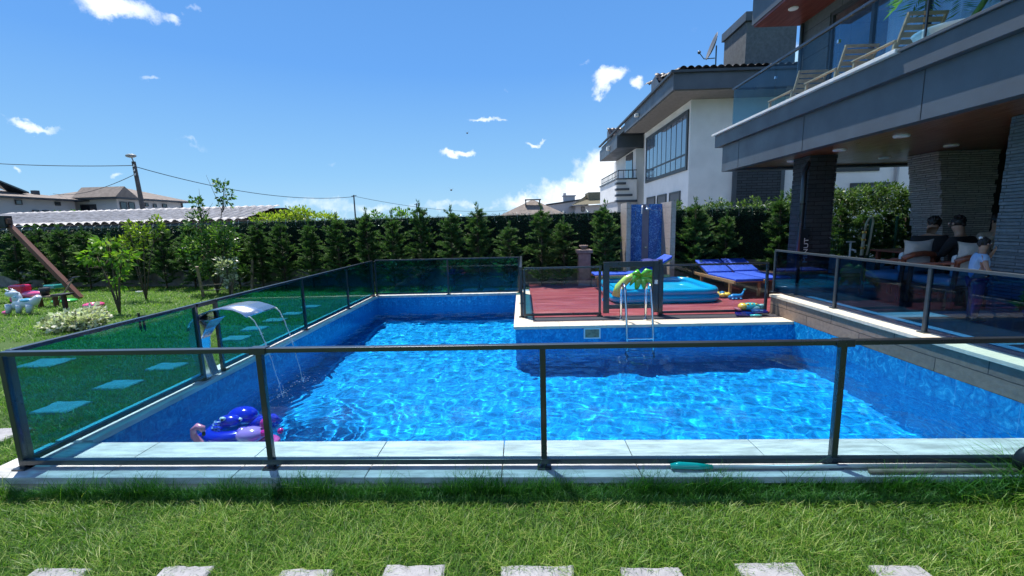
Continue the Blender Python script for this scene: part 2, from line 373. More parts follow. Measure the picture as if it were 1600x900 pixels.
for sx, sy, A in ((-2.98, 4.98, .004), (-2.98, 5.48, .004)):    # rings where the spout's water falls
    R = np.hypot(X - sx, Y - sy); Z += A * np.exp(-R / .45) * np.sin(R * 2 * math.pi / .13 + 1.5 * np.sin(X * 9 + Y * 4))
sel = ~((X[:-1, :-1] > DX + .03) & (Y[:-1, :-1] > DY + .03))
ii = np.arange(nx * ny).reshape(ny, nx); Q = np.stack([ii[:-1, :-1], ii[:-1, 1:], ii[1:, 1:], ii[1:, :-1]], -1)[sel]
wo = tag(npmesh('pool_water', np.stack([X, Y, Z], -1), Q, wm, smooth=True), kind='structure', label='clear rippled water of the swimming pool')
wo.cycles.is_caustics_caster = True

fsk = lambda x: -.015 * x
cp = MB()
for i in range(9):
    a = -4.1 + i * .98; cp.box(a + .002, min(a + .976, 4.6), 2.80, 3.32, -.05, 0, fsk)
tag(build('pool_kerb', cp, MARBLE, bevel=.004), kind='structure', label='pale grey marble kerb along the near pool edge')
cp = MB(); cp.box(-4.08, 4.58, 2.84, 3.3, -.32, -.052, fsk)
tag(build('kerb_base', cp, CONC), kind='structure', label='concrete base under the near kerb')
cp = MB()
for i in range(8):
    a = 3.42 + i * .98; b_ = min(a + .976, 11.32)
    if b_ > a: cp.box(-4.1, PX0 + .02, a, b_, -.05, -.001)
for i in range(4): cp.box(PX0 + .022 + i * .98, min(PX0 + i * .98 + .998, DX - .004), PY1 - .02, 11.28, -.05, -.001)
cp.box(-4.07, -4.0, 3.4, 11.2, -.3, -.052); cp.box(-4.0, DX, 11.15, 11.22, -.3, -.052)
tag(build('side_kerb', cp, MARBLE_Y, bevel=.004), kind='structure', label='grey marble kerb along the left and far pool edges')
cp = MB()
cp.box(DX - .03, .17, DY + .31, 11.28, -.05, .0)
for i in range(6): cp.box(DX - .03 + i * .8, min(DX - .03 + i * .8 + .797, PX1 - .002), DY - .03, DY + .308, -.05, .0)
tag(build('deck_kerb', cp, TRAV, bevel=.004), kind='structure', label='cream stone edge around the wooden deck')

# timber deck
dm = bpy.data.materials.new('red stained decking'); dm.use_nodes = True; t = NT(dm.node_tree); b = dm.node_tree.nodes['Principled BSDF']
c = t.n('ShaderNodeTexCoord'); mp = t.n('ShaderNodeMapping'); mp.inputs['Scale'].default_value = (.55, 11, 1); t.l(c.outputs['Object'], mp.inputs[0])
n1 = t.n('ShaderNodeTexNoise', i_Scale=1.5, i_Detail=7.0, i_Roughness=.7); t.l(mp.outputs[0], n1.inputs['Vector'])
sp = t.n('ShaderNodeSeparateXYZ'); t.l(c.outputs['Object'], sp.inputs[0])
pid = t.m('FLOOR', t.m('DIVIDE', sp.outputs[1], .1)); wn = t.n('ShaderNodeTexWhiteNoise', noise_dimensions='1D'); t.l(pid, wn.inputs['W'])
cr = t.ramp(n1.outputs['Fac'], [(.34, (.12, .014, .02)), (.48, (.27, .04, .05)), (.58, (.36, .10, .11)), (.70, (.58, .32, .32))])
cr = t.mix(.45, cr, t.ramp(wn.outputs['Value'], [(0, .5), (1, 1.)]), 'MULTIPLY')
t.l(cr, b.inputs['Base Color']); b.inputs['Roughness'].default_value = .42
bp = t.n('ShaderNodeBump', i_Strength=.3, i_Distance=.01); t.l(n1.outputs['Fac'], bp.inputs['Height']); t.l(bp.outputs[0], b.inputs['Normal'])
dk = MB(); y = 8.02
while y < 13.3:
    x1 = PX1 - .01 if y < 8.05 else 5.73
    dk.box(.175, x1, y, y + .094, -.04, -.002); y += .1
tag(build('timber_deck', dk, dm), kind='structure', label='maroon timber deck beside the pool')
dk = MB(); dk.box(.173, 5.73, 7.9, 13.3, -.3, -.045)
for k in range(4): dk.box(.175, PX1 - .003, DY + .31 + k * .102, DY + .31 + k * .102 + .097, -.04, -.003)
tag(build('grey_deck_strip', dk, mat('grey decking', (.13, .10, .10), .7, var=.3, vscale=3, stretch=(1, 20, 1), bump=.2)), kind='structure', label='weathered grey plank strip in front of the deck')

# terrace: raised wall, copings, floor
TZ = .35
wt = bpy.data.materials.new('wood look stone planks'); wt = brickmat('wood look stone planks', (.34, .24, .17), (.25, .175, .13), (.07, .05, .04), 1.1, .165, .006, .6, .3)
tw = MB(); tw.box(PX1, PX1 + .16, 2.3, 8.0, .002, TZ - .045); tw.box(PX1 + .16, 5.73, 7.85, 8.0, -.3, TZ - .045); tw.box(5.73, 5.88, 7.85, 12.4, -.3, TZ - .045); tw.box(PX1 + .01, PX1 + .16, 2.3, 3.3, -.3, 0)
tag(build('terrace_wall', tw, wt), 'brown plank patterned stone wall rising from the right side of the pool', 'wall')
cp = MB(); cp.box(PX1 - .02, PX1 + .2, 2.2, 8.02, TZ - .045, TZ + .002)
tag(build('terrace_edge_stone', cp, TRAV, bevel=.004), kind='structure', label='cream stone edge on top of the terrace wall')
cp = MB(); cp.box(PX1 + .202, PX1 + .52, 2.2, 7.64, TZ - .03, TZ + .012)
tag(build('terrace_kerb', cp, MARBLE_Y, bevel=.004), kind='structure', label='pale kerb stones just inside the terrace glass')
tf = MB(); tf.box(PX1 + .2, 14.6, -6, 8.0, TZ - .1, TZ); tf.box(5.75, 14.6, 8.0, 12.4, TZ - .1, TZ - .002)
tag(build('terrace_floor', tf, brickmat('dark terrace tiles', (.10, .075, .065), (.08, .06, .055), (.03, .03, .03), .8, .8, .006, .3, .1, True, 0)), kind='structure', label='dark tiled terrace floor under the house')
tf = MB(); tf.box(PX1 + .522, 14.5, 5.9, 6.22, TZ + .004, TZ + .012); tf.box(PX1 + .522, 14.5, 4.55, 4.62, TZ + .004, TZ + .012)  # sunlight falling across the floor, modelled as pale strips
tag(build('floor_sun_band', tf, TRAV), kind='structure', label='sunlight bands laid as cream strips across the terrace floor')

# ------------------------------------------------------------------ stepping stones
st_m = mat('white stepping stone', (.31, .31, .325), .8, var=.2, vscale=12, bump=.6, bscale=35)
def stone(x, y, sx, sy, seed, label, z=-.062):
    rr = random.Random(seed); n = 24; m = MB(); R = []
    for k in range(n):
        a = 2 * math.pi * k / n; q = max(abs(math.cos(a)), abs(math.sin(a)))
        R.append(((math.cos(a) / q) * sx / 2 * rr.uniform(.96, 1.03), (math.sin(a) / q) * sy / 2 * rr.uniform(.96, 1.03)))
    V = [(x + p[0], y + p[1], GZ - .03) for p in R] + [(x + p[0], y + p[1], z - .01) for p in R] + [(x + p[0] * .93, y + p[1] * .93, z + rr.uniform(-.004, .004)) for p in R] + [(x, y, z + .003)]
    Fs = []
    for k in range(n):
        j = (k + 1) % n; Fs += [(k, j, n + j, n + k), (n + k, n + j, 2 * n + j, 2 * n + k), (2 * n + k, 2 * n + j, 3 * n)]
    m.add(V, Fs); o = build('stepping_stone', m, st_m); tag(o, label, 'stepping stone', 'stepping stones set in the lawn')
ords = ['leftmost', 'second from the left', 'third from the left', 'fourth from the left', 'fifth from the left', 'sixth from the left', 'seventh from the left', 'eighth from the left']
NEARST = ((-2.85, -2.54), (-2.1, -1.82), (-1.4, -1.11), (-.81, -.48), (-.15, .24), (.51, .83), (1.16, 1.48), (1.87, 2.14))
for i, (a, b_) in enumerate(NEARST):
    stone((a + b_) / 2 * .957, 1.905 + .015 * math.sin(i * 2.3), (b_ - a), .36, i, 'pale grey stepping stone in the grass at the bottom edge, %s' % ords[i])
SIDEST = tuple((a * .957, b_ * .957) for a, b_ in ((-5.18, 3.82), (-5.23, 4.49), (-5.22, 5.18), (-5.18, 5.89), (-5.16, 6.65), (-5.22, 7.46), (-5.33, 8.2), (-5.35, 8.95), (-5.33, 9.62), (-5.33, 10.48)))
for i, (a, b_) in enumerate(SIDEST):
    stone(a, b_, .40, .30, 20 + i, 'white stepping stone in the lawn left of the pool, number %d of that row counting away from the near corner' % (i + 1) if False else
          'white stepping stone left of the pool, %s in its row' % ['nearest', 'second nearest', 'third nearest', 'fourth nearest', 'fifth nearest', 'sixth nearest', 'seventh nearest', 'third from the far end', 'second from the far end', 'farthest'][i])
for i, (a, b_) in enumerate(((-6.98, 5.9), (-1.52, 12.15), (-.93, 12.1), (-.32, 12.1))):
    stone(a, b_, .55 if i == 0 else .42, .4, 40 + i, ['wide stepping stone beside the white leaved shrub', 'left stepping stone behind the far pool glass', 'middle stepping stone behind the far pool glass', 'right stepping stone behind the far pool glass'][i])

# ------------------------------------------------------------------ grass (uncountable)
grass_m = leafmat('grass blades', [(.018, .065, .006), (.045, .14, .012), (.105, .24, .02), (.23, .36, .05), (.44, .46, .17)], .35, .45)
def blades(name, n, xr, yr, h, wd, label, seed, keep=None, lean=.5, nseg=3, tone=(.45, .2)):
    g_ = np.random.default_rng(seed); x = g_.uniform(*xr, n); y = g_.uniform(*yr, n)
    # clumped: heights follow a soft pattern
    pat = (np.sin(x * 5.1 + np.sin(y * 7)) + np.sin(y * 9.3 + 1.7 * np.sin(x * 3.7)) + np.sin((x + y) * 17)) / 3
    if keep is not None: k = keep(x, y); x, y, pat = x[k], y[k], pat[k]
    n = len(x); H = (h * (1 + .3 * pat) * g_.uniform(.45, 1.35, n)) if not callable(h) else h(x, y) * g_.uniform(.4, 1.35, n)
    a = g_.uniform(0, 6.283, n); ld = a + g_.uniform(-.6, .6, n) + 1.57; L = H * lean * g_.uniform(.2, 2.1, n); wdv = wd * g_.uniform(.6, 1.3, n)
    cx, cy = np.cos(a), np.sin(a); lx, ly = np.cos(ld), np.sin(ld); rows = []
    ts = np.linspace(0, 1, nseg + 1)
    for tt in ts:
        px = x + lx * L * tt ** 2; py = y + ly * L * tt ** 2; pz = GZ - .01 + H * (tt - .25 * tt * tt * lean)
        ww = wdv * (1 - tt ** 1.6) + .0002
        rows.append(np.stack([px - cx * ww / 2, py - cy * ww / 2, pz], -1)); rows.append(np.stack([px + cx * ww / 2, py + cy * ww / 2, pz], -1))
    V = np.stack(rows, 1); m_ = 2 * (nseg + 1); base = np.arange(n)[:, None] * m_
    Q = np.concatenate([base + np.array([[2 * k, 2 * k + 1, 2 * k + 3, 2 * k + 2]]) for k in range(nseg)], 0)
    tn = np.clip(tone[0] + .14 * pat + g_.normal(0, tone[1], n), 0, 1); tn = np.where(g_.random(n) < .025, .95, tn)
    at_ = np.repeat(tn, m_).reshape(n, m_) * np.repeat(np.linspace(.8, 1.05, nseg + 1), 2)[None, :]
    return tag(npmesh(name, V, Q, grass_m, attr=at_.ravel()), label, 'grass', kind='stuff')
def off_stones(x, y):
    k = y < 2.80
    for a, b_ in NEARST: k &= ~((x > a * .957 + .03) & (x < b_ * .957 - .03) & (y < 2.045))
    return k
blades('lawn_grass', 135000, (-4.6, 4.7), (1.68, 2.80), .060, .0044, 'green lawn grass in front of the near pool kerb', 1, off_stones, .75, 3, (.48, .26))
blades('tall_grass', 15000, (-4.6, 4.6), (2.71, 2.80), lambda x, y: .115 + .05 * np.sin(x * 3.1) * np.sin(x * 7.7 + 1), .005, 'taller grass growing against the near kerb', 2, lambda x, y: y < 2.79, .5, 4, (.3, .15))
blades('seed_grass', 260, (-3.9, 3.9), (2.66, 2.79), lambda x, y: .24 + 0 * x, .003, 'thin tall grass stalks standing before the near kerb', 5, None, .55, 6, (.35, .15))
blades('grass_tuft', 1500, (2.75, 3.9), (2.55, 2.80), lambda x, y: .12 + .16 * np.exp(-((x - 3.4) / .3) ** 2), .007, 'tall grass tuft at the right end of the near kerb', 3, None, .9, 5, (.4, .2))
def left_keep(x, y):
    k = (x < -4.12) | (y > 11.3)
    for a, b_ in SIDEST + ((-6.98, 5.9), (-1.52, 12.15), (-.93, 12.1), (-.32, 12.1)): k &= ~((abs(x - a) < .2) & (abs(y - b_) < .15))
    return k
blades('side_grass', 70000, (-8.5, -4.1), (2.6, 7.5), .06, .007, 'lawn grass left of the pool', 4, left_keep, .8, 2)
blades('far_grass', 90000, (-22, -2), (7.2, 15.2), .075, .014, 'lawn grass of the far left garden', 6, lambda x, y: left_keep(x, y) & ((x < -4.1) | (y > 11.35)) & (y < 14.6 - .13 * (x + 10) + .9) & ((x < -8.6) | (y > 7.3)), .7, 2, (.55, .2))

# ------------------------------------------------------------------ glass fences
def fence(name, label, pts, posts, z0, z1, pane, loc, post_w=.042, rail_h=.034, rail_m=None, post_m=None, bottom=True, cat='glass fence', gz=.05, brackets=False):
    """pts: start,end on the ground (straight run); posts: distances along it"""
    A, B = Vector((*pts[0], 0)), Vector((*pts[1], 0)); d = (B - A).normalized(); L = (B - A).length
    rt = thing(name, label, cat, loc); rm = rail_m or ANTH_TOP; pm = post_m or ANTH
    up = Vector((0, 0, 1))
    build('top_rail', MB().bar(A + up * (z1 - rail_h / 2), B + up * (z1 - rail_h / 2), .05, rail_h), rm, rt, bevel=.004)
    if bottom: build('bottom_rail', MB().bar(A + up * (z0 + gz), B + up * (z0 + gz), .045, .04), pm, rt, bevel=.003)
    for s_ in posts:
        p = A + d * s_
        o = build('post', MB().bar(p + up * z0, p + up * (z1 - rail_h - .001), post_w, post_w), pm, rt, bevel=.004)
        build('base_plate', MB().bar(p + up * z0, p + up * (z0 + .012), .1, .1), pm, o)
    for a, b_ in zip(posts[:-1], posts[1:]):
        if b_ - a < .15: continue
        p, q = A + d * (a + post_w / 2 + .003), A + d * (b_ - post_w / 2 - .003); zc = (z0 + gz + .021 + z1 - rail_h - .001) / 2
        build('glass_panel', MB().bar(p + up * zc, q + up * zc, .008, z1 - rail_h - .001 - (z0 + gz + .021)), pane, rt)
    return rt
fr = fence('glass_fence', 'clear glass fence with thin dark frame nearest the camera, along the near kerb', ((-3.86, 2.934 + .058), (4.55, 2.934 - .068)),
      [0, 1.95, 3.986, 6.03, 8.06], 0, .925, CLEAR, (-3.86, 2.99, 0))
# small joint sleeves on the near rail
for x in (-1.91, 2.17): build('rail_joint', MB().bar((x - .06, 2.934 - .015 * x, .906), (x + .06, 2.934 - .015 * x, .906), .07, .05), ANTH, fr, bevel=.004)
fence('glass_fence', 'green blue tinted glass fence along the left side of the pool', ((-3.86, 3.03), (-3.86, 4.88)), [0, 1.85], 0, .925, TINT, (-3.86, 3.03, 0))
fence('glass_fence', 'tinted glass fence from the water spout to the far left pool corner', ((-3.86, 5.22), (-3.86, 10.93)), [0, 2.14, 4.05, 5.68], 0, .925, TINT, (-3.86, 5.22, 0))
# rail bridges the spout gap
tag(build('handrail', MB().bar((-3.86, 4.9, .9025), (-3.86, 5.2, .9025), .06, .045), ANTH_TOP), 'short dark rail bridging the gap above the steel water spout', 'rail')
fence('glass_fence', 'dark tinted glass fence across the far end of the pool', ((-3.80, 10.97), (-.08, 10.97)), [0, 1.87, 3.70], 0, .935, TINT, (-3.8, 10.97, 0))
fence('glass_fence', 'tinted glass fence running back along the left edge of the red deck', ((-.04, 8.05), (-.04, 10.93)), [.0, 1.4, 2.86], 0, .955, TINT, (-.04, 8.05, 0))
fence('glass_fence', 'clear glass fence in front of the red deck, left of its gate', ((.02, 8.0), (1.46, 8.0)), [.0, 1.41], 0, .95, DECKGL, (.02, 8.0, 0))
fence('glass_fence', 'clear glass fence in front of the deck between gate and terrace', ((2.58, 8.0), (4.52, 8.0)), [.0, 1.92], 0, .95, DECKGL, (2.58, 8, 0))
gt = thing('glass_gate', 'dark framed glass gate in the deck fence behind the pool ladder', 'gate', (1.5, 8, 0))
fm = MB(); fm.box(1.49, 1.60, 7.96, 8.02, .06, 1.02); fm.box(2.40, 2.51, 7.96, 8.02, .06, 1.02); fm.box(1.601, 2.399, 7.96, 8.02, .92, 1.02); fm.box(1.601, 2.399, 7.96, 8.02, .14, .21)
build('gate_frame', fm, ANTH, gt, bevel=.004); build('glass_panel', MB().box(1.601, 2.399, 7.986, 7.994, .211, .919), DECKGL, gt)
build('hinge', MB().tube([(1.475, 7.95, .3), (1.475, 7.95, .36)], .012), STEEL, gt); build('hinge', MB().tube([(1.475, 7.95, .8), (1.475, 7.95, .86)], .012), STEEL, gt)
build('latch', MB().box(2.42, 2.48, 7.93, 7.958, .6, .68), STEEL, gt, bevel=.004)
build('gate_post', MB().box(2.512, 2.57, 7.95, 8.03, 0, 1.04), ANTH, gt, bevel=.004)
fence('glass_fence', 'deep blue tinted glass fence with pale grey rail along the terrace edge', ((4.78, 8.25), (4.78, 2.4)), [.0, 1.62, 3.12, 4.62, 5.8], TZ, 1.16, TINT_DEEP, (4.78, 8.2, TZ), rail_m=GREYRAIL, post_m=mat('mid grey post', (.05, .065, .075), .4, .2, var=.2), bottom=False, gz=.0)

# ------------------------------------------------------------------ planting
def rot_to(v):
    return Vector(v).to_track_quat('Z', 'Y').to_matrix()
def leaves(C_, D_, size, asp, g_, tone_, tilt=1.0):
    """C_: centres, D_: leaf axes; returns V, tones for diamond leaves"""
    n = len(C_); D_ = D_ / np.linalg.norm(D_, axis=1, keepdims=True); R_ = g_.normal(size=(n, 3)); S_ = np.cross(D_, R_); S_ /= np.linalg.norm(S_, axis=1, keepdims=True) + 1e-9
    s_ = (size * g_.uniform(.6, 1.35, n))[:, None]
    up = np.cross(D_, S_)
    V = np.stack([C_, C_ + D_ * s_ * .45 + S_ * s_ * asp / 2 + up * s_ * .06, C_ + D_ * s_, C_ + D_ * s_ * .45 - S_ * s_ * asp / 2 + up * s_ * .06], 1)
    return V, np.repeat(tone_, 4)
def leafmesh(name, packs, mt, parent=None, local=False):
    V = np.concatenate([p[0].reshape(-1, 3) for p in packs]); T = np.concatenate([p[1] for p in packs])
    return npmesh(name, V, np.arange(len(V)).reshape(-1, 4), mt, parent, local, attr=T)
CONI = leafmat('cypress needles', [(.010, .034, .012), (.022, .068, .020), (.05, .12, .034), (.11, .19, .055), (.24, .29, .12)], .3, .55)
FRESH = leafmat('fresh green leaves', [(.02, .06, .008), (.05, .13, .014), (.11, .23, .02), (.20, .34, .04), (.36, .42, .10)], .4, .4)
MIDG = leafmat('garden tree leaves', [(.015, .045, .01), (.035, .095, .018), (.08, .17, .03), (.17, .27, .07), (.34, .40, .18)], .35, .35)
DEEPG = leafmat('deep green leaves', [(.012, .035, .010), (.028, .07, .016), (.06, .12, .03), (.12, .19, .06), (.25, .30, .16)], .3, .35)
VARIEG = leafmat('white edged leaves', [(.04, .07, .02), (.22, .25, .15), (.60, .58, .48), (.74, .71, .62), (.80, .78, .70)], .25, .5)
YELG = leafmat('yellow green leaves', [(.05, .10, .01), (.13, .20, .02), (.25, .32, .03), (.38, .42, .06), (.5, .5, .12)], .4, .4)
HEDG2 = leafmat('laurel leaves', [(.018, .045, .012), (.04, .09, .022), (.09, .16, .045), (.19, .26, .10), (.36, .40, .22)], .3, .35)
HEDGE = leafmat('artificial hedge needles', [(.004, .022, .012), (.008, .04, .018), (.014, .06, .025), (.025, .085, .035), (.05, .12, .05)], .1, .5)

def conifer_proto(seed, h=2.2, rmax=.42):
    g_ = np.random.default_rng(seed); rt = thing('conifer', 'x', 'conifer', (0, 0, 0), 'conifers planted along the garden fence')
    build('trunk', MB().tube([(0, 0, -.05), (.02, 0, h * .3), (-.01, .02, h * .7), (0, 0, h * .98)], [.028, .022, .014, .005], 7), BARK, rt, smooth=True)
    packs = []; nb = 120; brs = MB()
    for i in range(nb):
        tt = (i / nb) ** .9; z = .12 + tt * h * .86; a = g_.uniform(0, 6.283)
        R_ = rmax * (1 - tt) ** .38 * g_.uniform(.4, 1.3) * (0.8 + .4 * min(1, tt * 4)) + .04
        rise = R_ * g_.uniform(.15, .75) + .04; droop = g_.uniform(0, .12)
        p0 = np.array([0, 0, z]); p1 = np.array([math.cos(a) * R_, math.sin(a) * R_, z + rise]); d = p1 - p0
        m_ = int(26 + 50 * R_ / rmax)
        u_ = g_.uniform(.12, 1, m_) ** .8
        side = np.array([-math.sin(a), math.cos(a), 0]); sgn = g_.choice([-1, 1], m_)
        C0 = p0 + d * u_[:, None]; C0[:, 2] -= droop * u_ ** 2
        # short twigs fan out either side of the branch
        D_ = d / np.linalg.norm(d) * .9 + side * (sgn * g_.uniform(.25, 1.1, m_))[:, None] + np.array([0, 0, 1.0]) * g_.uniform(-.35, .45, m_)[:, None]
        off = g_.normal(0, .012, (m_, 3)); L = .085 * (1.15 - .6 * u_)
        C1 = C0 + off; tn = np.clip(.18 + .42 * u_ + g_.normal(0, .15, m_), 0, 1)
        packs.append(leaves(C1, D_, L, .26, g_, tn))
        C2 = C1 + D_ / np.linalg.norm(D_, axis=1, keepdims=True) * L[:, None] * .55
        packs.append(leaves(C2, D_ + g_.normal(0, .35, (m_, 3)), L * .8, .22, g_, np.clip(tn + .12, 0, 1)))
        if R_ > .2: brs.tube([tuple(p0), tuple(p0 + d * .75 - np.array([0, 0, droop * .5]))], [.006, .003], 4)
    n = 60; C0 = np.stack([g_.normal(0, .02, n), g_.normal(0, .02, n), h * g_.uniform(.88, 1.02, n)], -1)
    packs.append(leaves(C0, g_.normal(0, .35, (n, 3)) + np.array([0, 0, 1.]), np.full(n, .08), .25, g_, g_.uniform(.4, .8, n)))
    build('branch_wood', brs, BARK, rt)
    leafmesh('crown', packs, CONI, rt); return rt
protos = [conifer_proto(s_, 2.2, r_) for s_, r_ in ((1, .44), (2, .36), (3, .50), (4, .40))]
fenceY = lambda x: 13.0 - .13 * x
cx_list = [-17.72, -16.7, -15.8, -14.8, -13.84, -12.85, -11.88, -10.8, -9.1, -8.3, -7.55, -6.59, -5.64, -4.67, -3.87, -3.02, -2.05, -1.3, -.36, .54, 1.17, 2.3, 4.73, 5.54, 6.86, 8.3, 8.85, 9.3, 9.8, 10.3]
HT = {-17.72: 2.1, -15.8: 2.15, -13.84: 1.85, -12.85: 2.0, -9.1: 1.9, -7.55: 2.15, -5.64: 2.25, -4.67: 2.35, -3.87: 2.25, -3.02: 2.5, -2.05: 2.35, -1.3: 2.4, .54: 2.3, 2.3: 2.35, 4.73: 2.35, 5.54: 2.0, 6.86: 2.45}
coni_lab = {-17.72: 'dark conifer seen left of the swing frame post', -16.7: 'dark conifer behind the brown swing frame leg', -15.8: 'dark conifer above the pink and white ride-on toys', -14.8: 'dark conifer right behind the leaning garden pick',
 -13.84: 'conifer behind and left of the small bright green sapling', -12.85: 'conifer just right of the small bright green sapling', -11.88: 'low dark conifer between the sapling and the staked fruit tree', -10.8: 'dark conifer left of the staked fruit tree',
 -9.1: 'conifer half hidden behind the staked fruit tree', -8.3: 'dark conifer just right of the stakes of the fruit tree', -7.55: 'conifer under the bright yellow green shrub top', -6.59: 'conifer one step right of the yellow green shrub top',
 -5.64: 'conifer above the middle of the left pool fence', -4.67: 'tall conifer above the far left corner of the pool fence', -3.87: 'conifer just right of the far left pool fence corner', -3.02: 'conifer above the left pane of the far pool fence',
 -2.05: 'conifer above the centre post of the far pool fence', -1.3: 'conifer above the right pane of the far pool fence', -.36: 'conifer straight behind the near end of the far pool fence', .54: 'conifer left of the pinkish stone urn',
 1.17: 'dark conifer directly behind the stone urn', 2.3: 'conifer between the stone urn and the blue tiled shower', 4.73: 'tall sunlit conifer just right of the blue tiled shower', 5.54: 'conifer behind the blue sun loungers',
 6.86: 'conifer left of the dark brick column of the house', 8.3: 'sunlit conifer behind the green mesh fence, leftmost of five', 8.85: 'sunlit conifer behind the green mesh fence, second of five', 9.3: 'sunlit conifer behind the green mesh fence, middle of five',
 9.8: 'sunlit conifer behind the green mesh fence, fourth of five', 10.3: 'sunlit conifer behind the green mesh fence, beside the pale stone pillar'}
rr = random.Random(5)
for i, x in enumerate(cx_list):
    src = protos[i % 4]; h = HT.get(x, 2.0 + rr.uniform(-.15, .2)); s_ = h / 2.2
    loc = (x, fenceY(x) - (.55 if x < 4 else .34) - rr.uniform(0, .1), GZ)
    if i < 4:
        o = src; o.location = loc; o.rotation_euler = (0, 0, rr.uniform(0, 6.28)); o.scale = (1, 1, s_)
        for ch in o.children: pass
        o['label'] = coni_lab[x]
    else: dup(src, loc, rr.uniform(0, 6.28), (rr.uniform(.85, 1.15), rr.uniform(.85, 1.15), s_), coni_lab[x])

# garden fence: low concrete wall, dark artificial hedge screen, wire coil on top
def runx(x0, x1, dy=0): return (x0, fenceY(x0) + dy, 0), (x1, fenceY(x1) + dy, 0)
gw = thing('garden_wall', 'low rough concrete garden wall behind the conifers, left of the shower', 'wall', (-8, fenceY(-8), GZ))
a, b_ = runx(-26, 2.7); build('wall_base', MB().bar((a[0], a[1], .12), (b_[0], b_[1], .12), .2, .6), CONC, gw); build('wall_cap', MB().bar((a[0], a[1], .44), (b_[0], b_[1], .44), .26, .05), mat('worn concrete cap', (.20, .19, .17), .9, var=.35, vscale=6), gw)
gw = thing('garden_wall', 'low concrete garden wall behind the sun loungers and terrace', 'wall', (7, fenceY(7), GZ))
a, b_ = runx(2.72, 15); build('wall_base', MB().bar((a[0], a[1], .2), (b_[0], b_[1], .2), .2, .72), CONC, gw); build('wall_cap', MB().bar((a[0], a[1], .585), (b_[0], b_[1], .585), .26, .05), bpy.data.materials['worn concrete cap'], gw)
def hedge_screen(x0, x1, z0, z1, lab):
    hs = thing('hedge_screen', lab, 'hedge fence', (x0, fenceY(x0) + .08, .4))
    a, b_ = runx(x0, x1, .1); build('backing', MB().bar((a[0], a[1], (z0 + z1) / 2), (b_[0], b_[1], (z0 + z1) / 2), .03, z1 - z0), mat('dark green screen backing', (.004, .014, .009), .9), hs)
    g_ = np.random.default_rng(int(abs(x0) * 7)); n = int((x1 - x0) * 2600); x = g_.uniform(x0, x1, n); z = g_.uniform(z0, z1 + .02, n)
    C0 = np.stack([x, fenceY(x) + .08 - g_.uniform(0, .04, n), z], -1); D_ = np.stack([g_.normal(0, .6, n), -np.abs(g_.normal(.5, .3, n)), g_.normal(.1, .6, n)], -1)
    leafmesh('needle_cover', [leaves(C0, D_, np.full(n, .065), .25, g_, np.clip(g_.normal(.4, .2, n), 0, 1))], HEDGE, hs)
    k = x0; pmt = mat('green fence post', (.01, .05, .03), .5)
    while k <= x1: build('post', MB().tube([(k, fenceY(k) + .15, z0 - .3), (k, fenceY(k) + .15, z1 + .02)], .025, 6), pmt, hs); k += 2.2
    w_ = MB(); pts = []; L = x1 - x0; N = int(L * 22)
    for i in range(N + 1):
        u_ = i / N * L; ph = u_ / .34 * 2 * math.pi
        pts.append((x0 + u_ + .05 * math.sin(ph), fenceY(x0 + u_) + .0 + .11 * math.cos(ph), z1 - .06 + .15 * math.sin(ph)))
    w_.tube(pts, .0045, 4); a, b_ = runx(x0, x1, -.02); w_.tube([(a[0], a[1], z1 + .02), (b_[0], b_[1], z1 + .02)], .004, 4)
    build('wire_coil', w_, mat('galvanised wire', (.28, .33, .32), .45, .7), hs); return hs
hedge_screen(-26, -9.5, .45, 1.98, 'dark green hedge screen under the tiled shed roof at the left')
hedge_screen(-9.48, 2.7, .45, 2.02, 'dark green hedge screen with wire coil along the middle of the garden fence')
hedge_screen(2.72, 7.6, .6, 2.02, 'dark green hedge screen right of the shower behind the blue loungers')

def bush(name, label, cat, loc, boxes, n, size, mt, seed, asp=.5, tone=(.45, .2), stem=True, group=None, flat=0):
    """boxes: (x,y,z,rx,ry,rz) lobes in world metres relative to loc"""
    g_ = np.random.default_rng(seed); rt = thing(name, label, cat, loc, group); packs = []
    vol = np.array([b_[3] * b_[4] * b_[5] for b_ in boxes]) ** .7; vol = vol / vol.sum()
    for bx_, wv in zip(boxes, vol):
        m_ = max(20, int(n * wv)); d = g_.normal(size=(m_, 3)); d /= np.linalg.norm(d, axis=1, keepdims=True); rr_ = g_.uniform(.25, 1, m_) ** .5 * (1 + .18 * np.sin(d[:, 0] * 7 + d[:, 2] * 5) + .1 * g_.normal(size=m_))
        # leaf clumps
        kc = max(4, m_ // 14); ci = g_.integers(0, kc, m_); cd = g_.normal(size=(kc, 3)); cd /= np.linalg.norm(cd, axis=1, keepdims=True); cr = g_.uniform(.35, 1.05, kc)
        P = cd[ci] * cr[ci][:, None] * .85 + d * rr_[:, None] * .22
        C0 = P * np.array(bx_[3:6]) + np.array(bx_[:3]); D_ = d + cd[ci] * .8 + np.array([0, 0, .3 - flat])
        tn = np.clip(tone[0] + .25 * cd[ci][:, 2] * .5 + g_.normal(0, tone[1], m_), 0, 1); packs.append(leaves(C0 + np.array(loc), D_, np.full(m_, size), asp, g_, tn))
    if stem:
        m = MB()
        for bx_ in boxes:
            m.tube([tuple(Vector(loc)), tuple(Vector(loc) + Vector((bx_[0] * .5, bx_[1] * .5, bx_[2] * .6))), tuple(Vector(loc) + Vector(bx_[:3]))], [.018, .013, .006], 6)
            for k in range(6):
                q = Vector(loc) + Vector(bx_[:3]) + Vector((g_.normal() * bx_[3] * .6, g_.normal() * bx_[4] * .6, g_.normal() * bx_[5] * .6))
                m.tube([tuple(Vector(loc) + Vector(bx_[:3]) * .8), tuple(q)], [.008, .003], 4)
        build('stem', m, BARK, rt, smooth=True)
    leafmesh('foliage' if cat in ('shrub', 'hedge') else 'crown', packs, mt, rt); return rt
